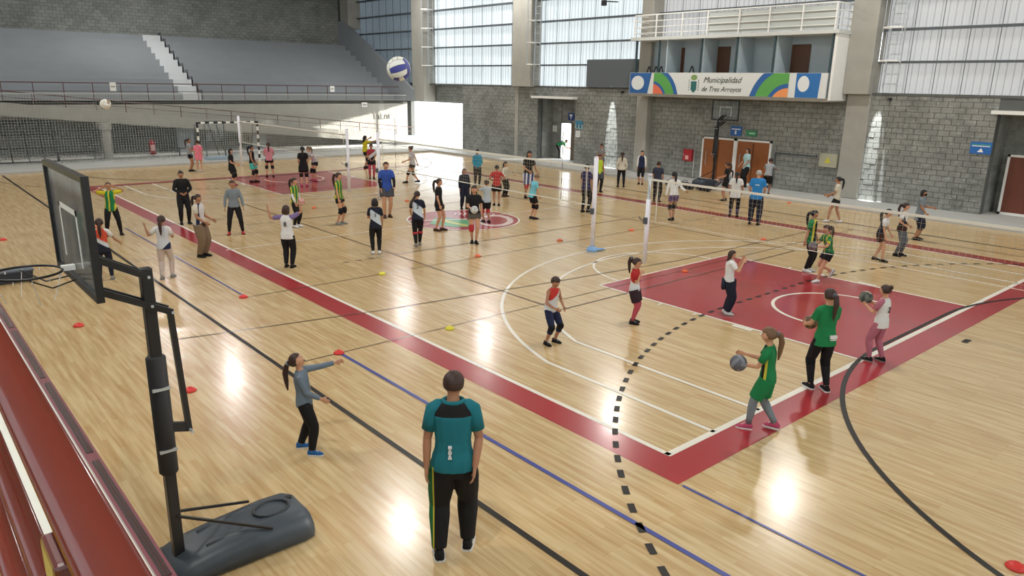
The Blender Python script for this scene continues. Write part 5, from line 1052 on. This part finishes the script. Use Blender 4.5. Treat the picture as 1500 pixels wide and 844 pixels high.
        for i, (dz, w, d_) in enumerate(((0, .80, .55), (-.8, .84, .48), (-1.6, .80, .38), (-2.5, .68, .3), (-3.1, .45, .2))):
            rg.append(ring_at(c0+V(((-.1 if i < 2 else -.32)*hh, 0, dz*hh)), V((1,0,0)), L_, d_*hh, w*hh, 12, 2))
        hb.loft(rg)
    elif st_ == 'bob':
        c0 = hl((-.35, 0, .1))[0]; hb.loft([ring_at(c0+V((0, 0, dz*hh)), V((1,0,0)), L_, d_*hh, w*hh, 12, 2) for dz, w, d_ in ((0, .85, .62), (-.7, .95, .62), (-1.15, .8, .5))])
    ho = finish(hb.build('hair', hmat, t), .011 if q < 2 else .014, 2)
    if st_ in ('pony', 'high'):
        MB().tube([p for p in hl((-1.02, 0, .35 if st_ == 'pony' else .83), (-1.14, 0, .34 if st_ == 'pony' else .86))], .34*hh, 10).build('hair_tie', cl('k2' if q else 'greyblue'), ho)
    if k.get('hairbow'):
        MB().ball(hl((-1.1, .25, .55))[0], (.12*hh, .3*hh, .22*hh), 8).ball(hl((-1.1, -.25, .6))[0], (.12*hh, .3*hh, .22*hh), 8).build('hair_bow', cl('greyl'), ho, smooth=True)
    if k.get('band'): MB().tube([hc+HR @ V((.98*hh*math.cos(a*.3927), .9*hh*math.sin(a*.3927), .45*hh)) for a in range(16)], .09*hh, 6, closed=True).build('headband', cl('w'), t)
    if k.get('glasses'):
        g = MB()
        for s in (1, -1): g.tube([hc+HR @ V((.90*hh, s*.3*hh+.2*hh*math.cos(a*.6283), .05*hh+.16*hh*math.sin(a*.6283))) for a in range(10)], .022*hh, 5, closed=True); g.bar(hc+HR @ V((.88*hh, s*.5*hh, .08*hh)), hc+HR @ V((.0, s*.80*hh, .05*hh)), .03*hh)
        g.bar(hc+HR @ V((.92*hh, -.1*hh, .06*hh)), hc+HR @ V((.92*hh, .1*hh, .06*hh)), .03*hh).build('glasses', M_BLACK, t)
    if k.get('mask'): MB().ball(hc+HR @ V((.55*hh, 0, -.42*hh)), (.42*hh, .62*hh, .42*hh), 12, M=HR).build('face_mask', cl('k2'), t, smooth=True)
    # ---- shirt
    sk, sl, hem = k['shirt']; e = .011*h
    body = sk; sm = shirt_mat(sk, h); b = MB()
    base = -.035-hem; pr = [(base, .104+max(hem, 0)*.15, .076+max(hem, 0)*.1), (-.005 if hem >= 0 else base+.03, .105, .076), (.03, .101, .073), (.07, .088, .064), (.12, .084, .061), (.175, .089, .066), (shl/h-.04, .098, .067), (shl/h-.002, .094, .056), (shl/h+.022, .074, .047), (shl/h+.038, .041, .038)]
    pr = sorted(pr, key=lambda a: a[0])
    b.loft([ring_at(pel+U*a*h, F, L_, d_*h*th, w*h*th) for a, w, d_ in pr])
    own = sk in SLEEVE
    def sleeve(mb, to, extra, sides=(1, -1)):
        for s in sides:
            pts = [sho[s]-L_*s*.055*h+U*.003*h, sho[s]-L_*s*.022*h+U*.001*h, interp(sho[s], el[s], .06)-U*.002*h, interp(sho[s], el[s], .3)]; rd = [.030, .0345, .0345, .033]
            if to == 'short': pts.append(interp(sho[s], el[s], .70)); rd.append(.0315)
            else: pts += [interp(sho[s], el[s], .9), el[s], interp(el[s], wr[s], .5), interp(el[s], wr[s], .93)]; rd += [.0275, .027, .025, .0205]
            mb.tube(pts, [(r_*th+extra)*h for r_ in rd], 12)
    ex = .004 if sl == 'short' else .002
    if sl != 'none' and not own: sleeve(b, sl, ex)
    so = finish(b.build('shirt', sm, t), cvx, 3)
    if sl != 'none' and own:
        for s in (1, -1): sb = MB(); sleeve(sb, sl, ex, (s,)); sb.build('sleeve', cl(SLEEVE[sk]), t, smooth=True)
    if k.get('armcover'):
        for s in (1, -1): ab = MB(); sleeve(ab, 'long', -.002, (s,)); ab.build('undersleeve', cl(k['armcover']), t, smooth=True)
    if k.get('collar'): MB().tube([pel+U*(shl+.034*h)+F*.040*h*th*math.cos(a*.3927)+L_*.046*h*th*math.sin(a*.3927) for a in range(16)], .011*h, 8, closed=True).build('collar', cl(k['collar']), t, smooth=True)
    if k.get('trim'): MB().tube([pel+U*(shl+(.026-.014*math.cos(a*.3927))*h)+F*.044*h*math.cos(a*.3927)+L_*.052*h*math.sin(a*.3927) for a in range(16)], .005*h, 6, closed=True).build('collar_trim', cl('w'), t, smooth=True)
    if k.get('zip'): MB().bar(pel+U*.0*h+F*.076*h, pel+U*(shl-.01*h)+F*.066*h, .006*h).build('zip', M_GALV, t)
    if k.get('num'):
        Mx = Matrix(((0, 0, -1), (-1, 0, 0), (0, 1, 0))) ; Mt = (Matrix.Rotation(lean, 3, 'Y') @ Mx).to_4x4(); Mt.translation = pel+U*(shl-.105*h)-F*.075*h
        text(k['num'], .105*h, 'number', cl('k2'), t, Mt, .004)
    if k.get('logo') or sk == 'teal_yoke' or sk == 'redprint' or k.get('logow'):
        g = MB(); n_ = {'teal_yoke': 5}.get(sk, 4)
        if sk == 'teal_yoke':
            for i in range(5): g.box((-.092*h, .002*h+(i % 2)*.004*h, (.585+i*.014)*h), (-.055*h, .020*h-(i % 2)*.003*h, (.593+i*.014)*h))
        elif sk == 'redprint':
            g.box((-.078*h, -.04*h, .745*h), (-.05*h, .04*h, .76*h))
            for s in (0, 1): g.ball((-.072*h, 0, (.70-s*.05)*h), (.01*h, .045*h, .016*h), 8)
        elif k.get('logow'):
            sg = 1 if sk == 'blueroyal' else -1
            for i in range(4): g.box((min(sg*.050*h, sg*.085*h), (-.035+i*.018)*h, .735*h), (max(sg*.050*h, sg*.085*h), (-.022+i*.018)*h, .755*h))
            if sg > 0: g.box((.05*h, -.03*h, .66*h), (.084*h, .03*h, .675*h))
        else:
            g.box((-.085*h, -.06*h, .545*h), (-.06*h, .01*h, .575*h)); g.box((-.084*h, -.055*h, .528*h), (-.06*h, .005*h, .537*h))
        g.build('shirt_print', cl('w'), t)
    # ---- trousers, shorts, leggings
    def legs(mb, fr, extra, hips=True, sides=(1, -1)):
        if hips: mb.loft([ring_at(pel+V((0, 0, a*h)), V((1,0,0)), L_, (d_+extra*.25)*h*th, (w+extra*.25)*h*th) for a, w, d_ in ((-.075, .060, .050), (-.05, .080, .059), (-.02, .091, .064), (.015, .091, .064), (.05, .080, .058))])
        for s in sides:
            fk = [(0, .050), (.2, .0515), (.38, .045), (.49, .038), (.52, .036), (.64, .037), (.85, .027), (.97, .0225)]
            pts = []; rd = []
            for f_, r_ in fk+[(fr, None)]:
                if f_ > fr: continue
                if r_ is None: 
                    near = [a for a in fk if a[0] <= fr][-1]; r_ = near[1]
                    if abs(near[0]-fr) < .02: continue
                P_ = interp(hipj[s], knee[s], f_/.504) if f_ <= .504 else interp(knee[s], ank[s], (f_-.504)/.496)
                pts.append((f_, P_)); rd.append((f_, r_*th*h+(extra*h)))
            pts = [p for _, p in sorted(pts, key=lambda a: a[0])]; rd = [r_ for _, r_ in sorted(rd, key=lambda a: a[0])]
            mb.tube(pts, rd, 14)
    pk, pl, pe = k['pants']; fr = .985 if pl == 'long' else pl
    pmn = 'pinkleg' if pk == 'pinkleg' else pk
    pm = shirt_mat(pk, h) if pk in ('stripebw', 'trackstripe') else (ramp_mat('patt_grey', (.7,1,1.4), [(0, '6f737c'), (.5, '3f434c')], 0, 1, freq=14) if pk == 'greypat' else cl(pk))
    b = MB(); legs(b, fr, pe*.75 if pe > .012 else .006)
    finish(b.build('trousers' if pl == 'long' and pe > .009 else ('leggings' if pl == 'long' else 'shorts'), pm, t), cvx, 2)
    if k.get('leg'):
        for s in (1, -1): b = MB(); legs(b, .975, .004, False, (s,)); b.build('legging', cl(k['leg']) if k['leg'] != 'darkpat' else shirt_mat('darkpat', h), t, smooth=True)
    if k.get('waist'):
        b = MB(); b.loft([ring_at(pel+U*a*h, F, L_, d_*h, w*h) for a, w, d_ in ((-.045, .112, .085), (-.01, .114, .088), (.03, .104, .08), (.05, .092, .07))])
        if k['waist'] == 'navyd':
            b.loft([ring_at(pel+V((-.075*h-a*.01*h, 0, -a*h)), V((1,0,0)), L_, .03*h, w*h) for a, w in ((-.02, .09), (.06, .11), (.13, .10))])
            b.tube([pel+V((.09*h, .02*h, .02*h)), pel+V((.10*h, .04*h, -.1*h)), pel+V((.09*h, .05*h, -.17*h))], [.02*h, .022*h, .016*h], 8)
        b.build('tied_jacket' if k['waist'] == 'navyd' else 'waistband', cl(k['waist']), t, smooth=True)
    for key, ss in (('knee', (1, -1)), ('knee1', (-1,))):
        if k.get(key):
            for s in ss:
                kn = knee[s]; up_ = (hipj[s]-kn).normalized(); dn_ = (ank[s]-kn).normalized()
                if key == 'knee' and k['knee'] == 'r2': c_ = kn+dn_*.05*h; MB().tube([c_-dn_*.018*h, c_+dn_*.018*h], .048*h, 12).build('knee_band', cl('r'), t, smooth=True); continue
                b = MB().tube([kn+up_*.055*h, kn+up_*.03*h, kn, kn+dn_*.035*h, kn+dn_*.06*h], [v*h for v in (.043, .0465, .047, .0455, .041)], 14)
                kp = b.build('knee_pad', cl(k.get(key)), t, smooth=True)
                if q == 0: MB().ball(kn+V((.028*h, 0, -.003*h)), (.022*h, .034*h, .04*h), 10).build('cushion', cl('k2'), kp, smooth=True)
    # ---- shoes
    sc_ = {'blue': 'blueshoe'}.get(k['shoes'], k['shoes'])
    for s in (1, -1):
        A_ = ank[s]; z0 = A_.z-.045*h; tip = V((math.cos(R(8)), s*math.sin(R(8)), 0)); sd_ = V((-tip.y, tip.x, 0))
        if z0 > .05*h: tip = V((.5, 0, -.86)); 
        upv = V((0,0,1)) if z0 <= .05*h else V((.86, 0, .5))
        O = V((A_.x, A_.y, z0)) if z0 <= .05*h else A_-upv*.045*h
        rg = []; rs = []
        for d_, w, hg in ((-.042, .016, .040), (-.034, .024, .055), (-.01, .027, .066), (.018, .027, .060), (.05, .029, .042), (.08, .028, .032), (.102, .020, .024), (.110, .010, .016)):
            c_ = O+tip*d_*h
            rg.append([c_-sd_*w*h*.96+upv*.010*h, c_-sd_*w*h*.9+upv*hg*.6*h, c_-sd_*w*h*.5+upv*hg*h, c_+sd_*w*h*.5+upv*hg*h, c_+sd_*w*h*.9+upv*hg*.6*h, c_+sd_*w*h*.96+upv*.010*h])
            rs.append([c_-sd_*(w+.003)*h+upv*.001*h, c_-sd_*(w+.003)*h+upv*.014*h, c_+sd_*(w+.003)*h+upv*.014*h, c_+sd_*(w+.003)*h+upv*.001*h])
        shoe = MB().loft(rg).build('shoe', cl(sc_), t, smooth=True)
        MB().loft(rs).build('sole', cl(k.get('sole', 'gr' if sc_ in ('w', 'gr') else 'k2')), shoe)
        if q == 0:
            for i in range(3): c_ = O+tip*(.03+i*.014)*h+upv*(.058-i*.009)*h; MB().bar(c_-sd_*.014*h, c_+sd_*.014*h, .004*h).build('lace', cl('w'), shoe)
        if k.get('adult') and q == 0:
            for i in range(3): c_ = O+tip*(.005+i*.017)*h-sd_*0; MB().bar(c_-sd_*.0275*h+upv*.018*h, c_-sd_*.023*h+upv*.04*h-tip*.01*h, .005*h).bar(c_+sd_*.0275*h+upv*.018*h, c_+sd_*.023*h+upv*.04*h-tip*.01*h, .005*h).build('side_stripe', cl('w'), shoe)
    return t
for row in PEOPLE: figure(*row)

def held(lbl, off, cols, label, rot=(0,0,0), s=None):
    a, b = HANDS[lbl, 1], HANDS[lbl, -1]; c = (a+b)/2 if s is None else HANDS[lbl, s]
    volleyball(c.x+off[0], c.y+off[1], c.z+off[2], cols, label, rot=rot)
def who(s): return [r_[5] for r_ in PEOPLE if s in r_[5]][0]
BALLC = ['5c5f68', '4a4a55', '7d7f88']
volleyball(1.02, -.18, .98, BALLC, 'dark grey volleyball leaving the hand of the girl in green on the baseline', rot=(.5, .3, 0))
held(who('number 2 bib'), (0, 0, .05), ['6a7068', 'b0a890', '3c4440'], 'multicoloured volleyball held up by the girl in the number 2 bib')
held(who('tall girl in green'), (0, 0, .02), ['8c6a50', 'a07c60', '6a4a3a'], 'brown volleyball held in front of the tall girl in green')
held(who('running with a ball'), (0, 0, 0), ['7a7478', '9a9498', '5c585c'], 'grey volleyball carried by the running girl in stripes')
held(who('holding a white ball'), (0, 0, .02), ['dcdcd8', 'e6e6e2', 'b8bcc0'], 'white volleyball held at the hip by the girl in black t-shirt', s=-1)
volleyball(2.02, 14.1, 1.05, ['c88c84', 'b87c78', 'd8a8a0'], 'pink volleyball in mid air before the far red key')
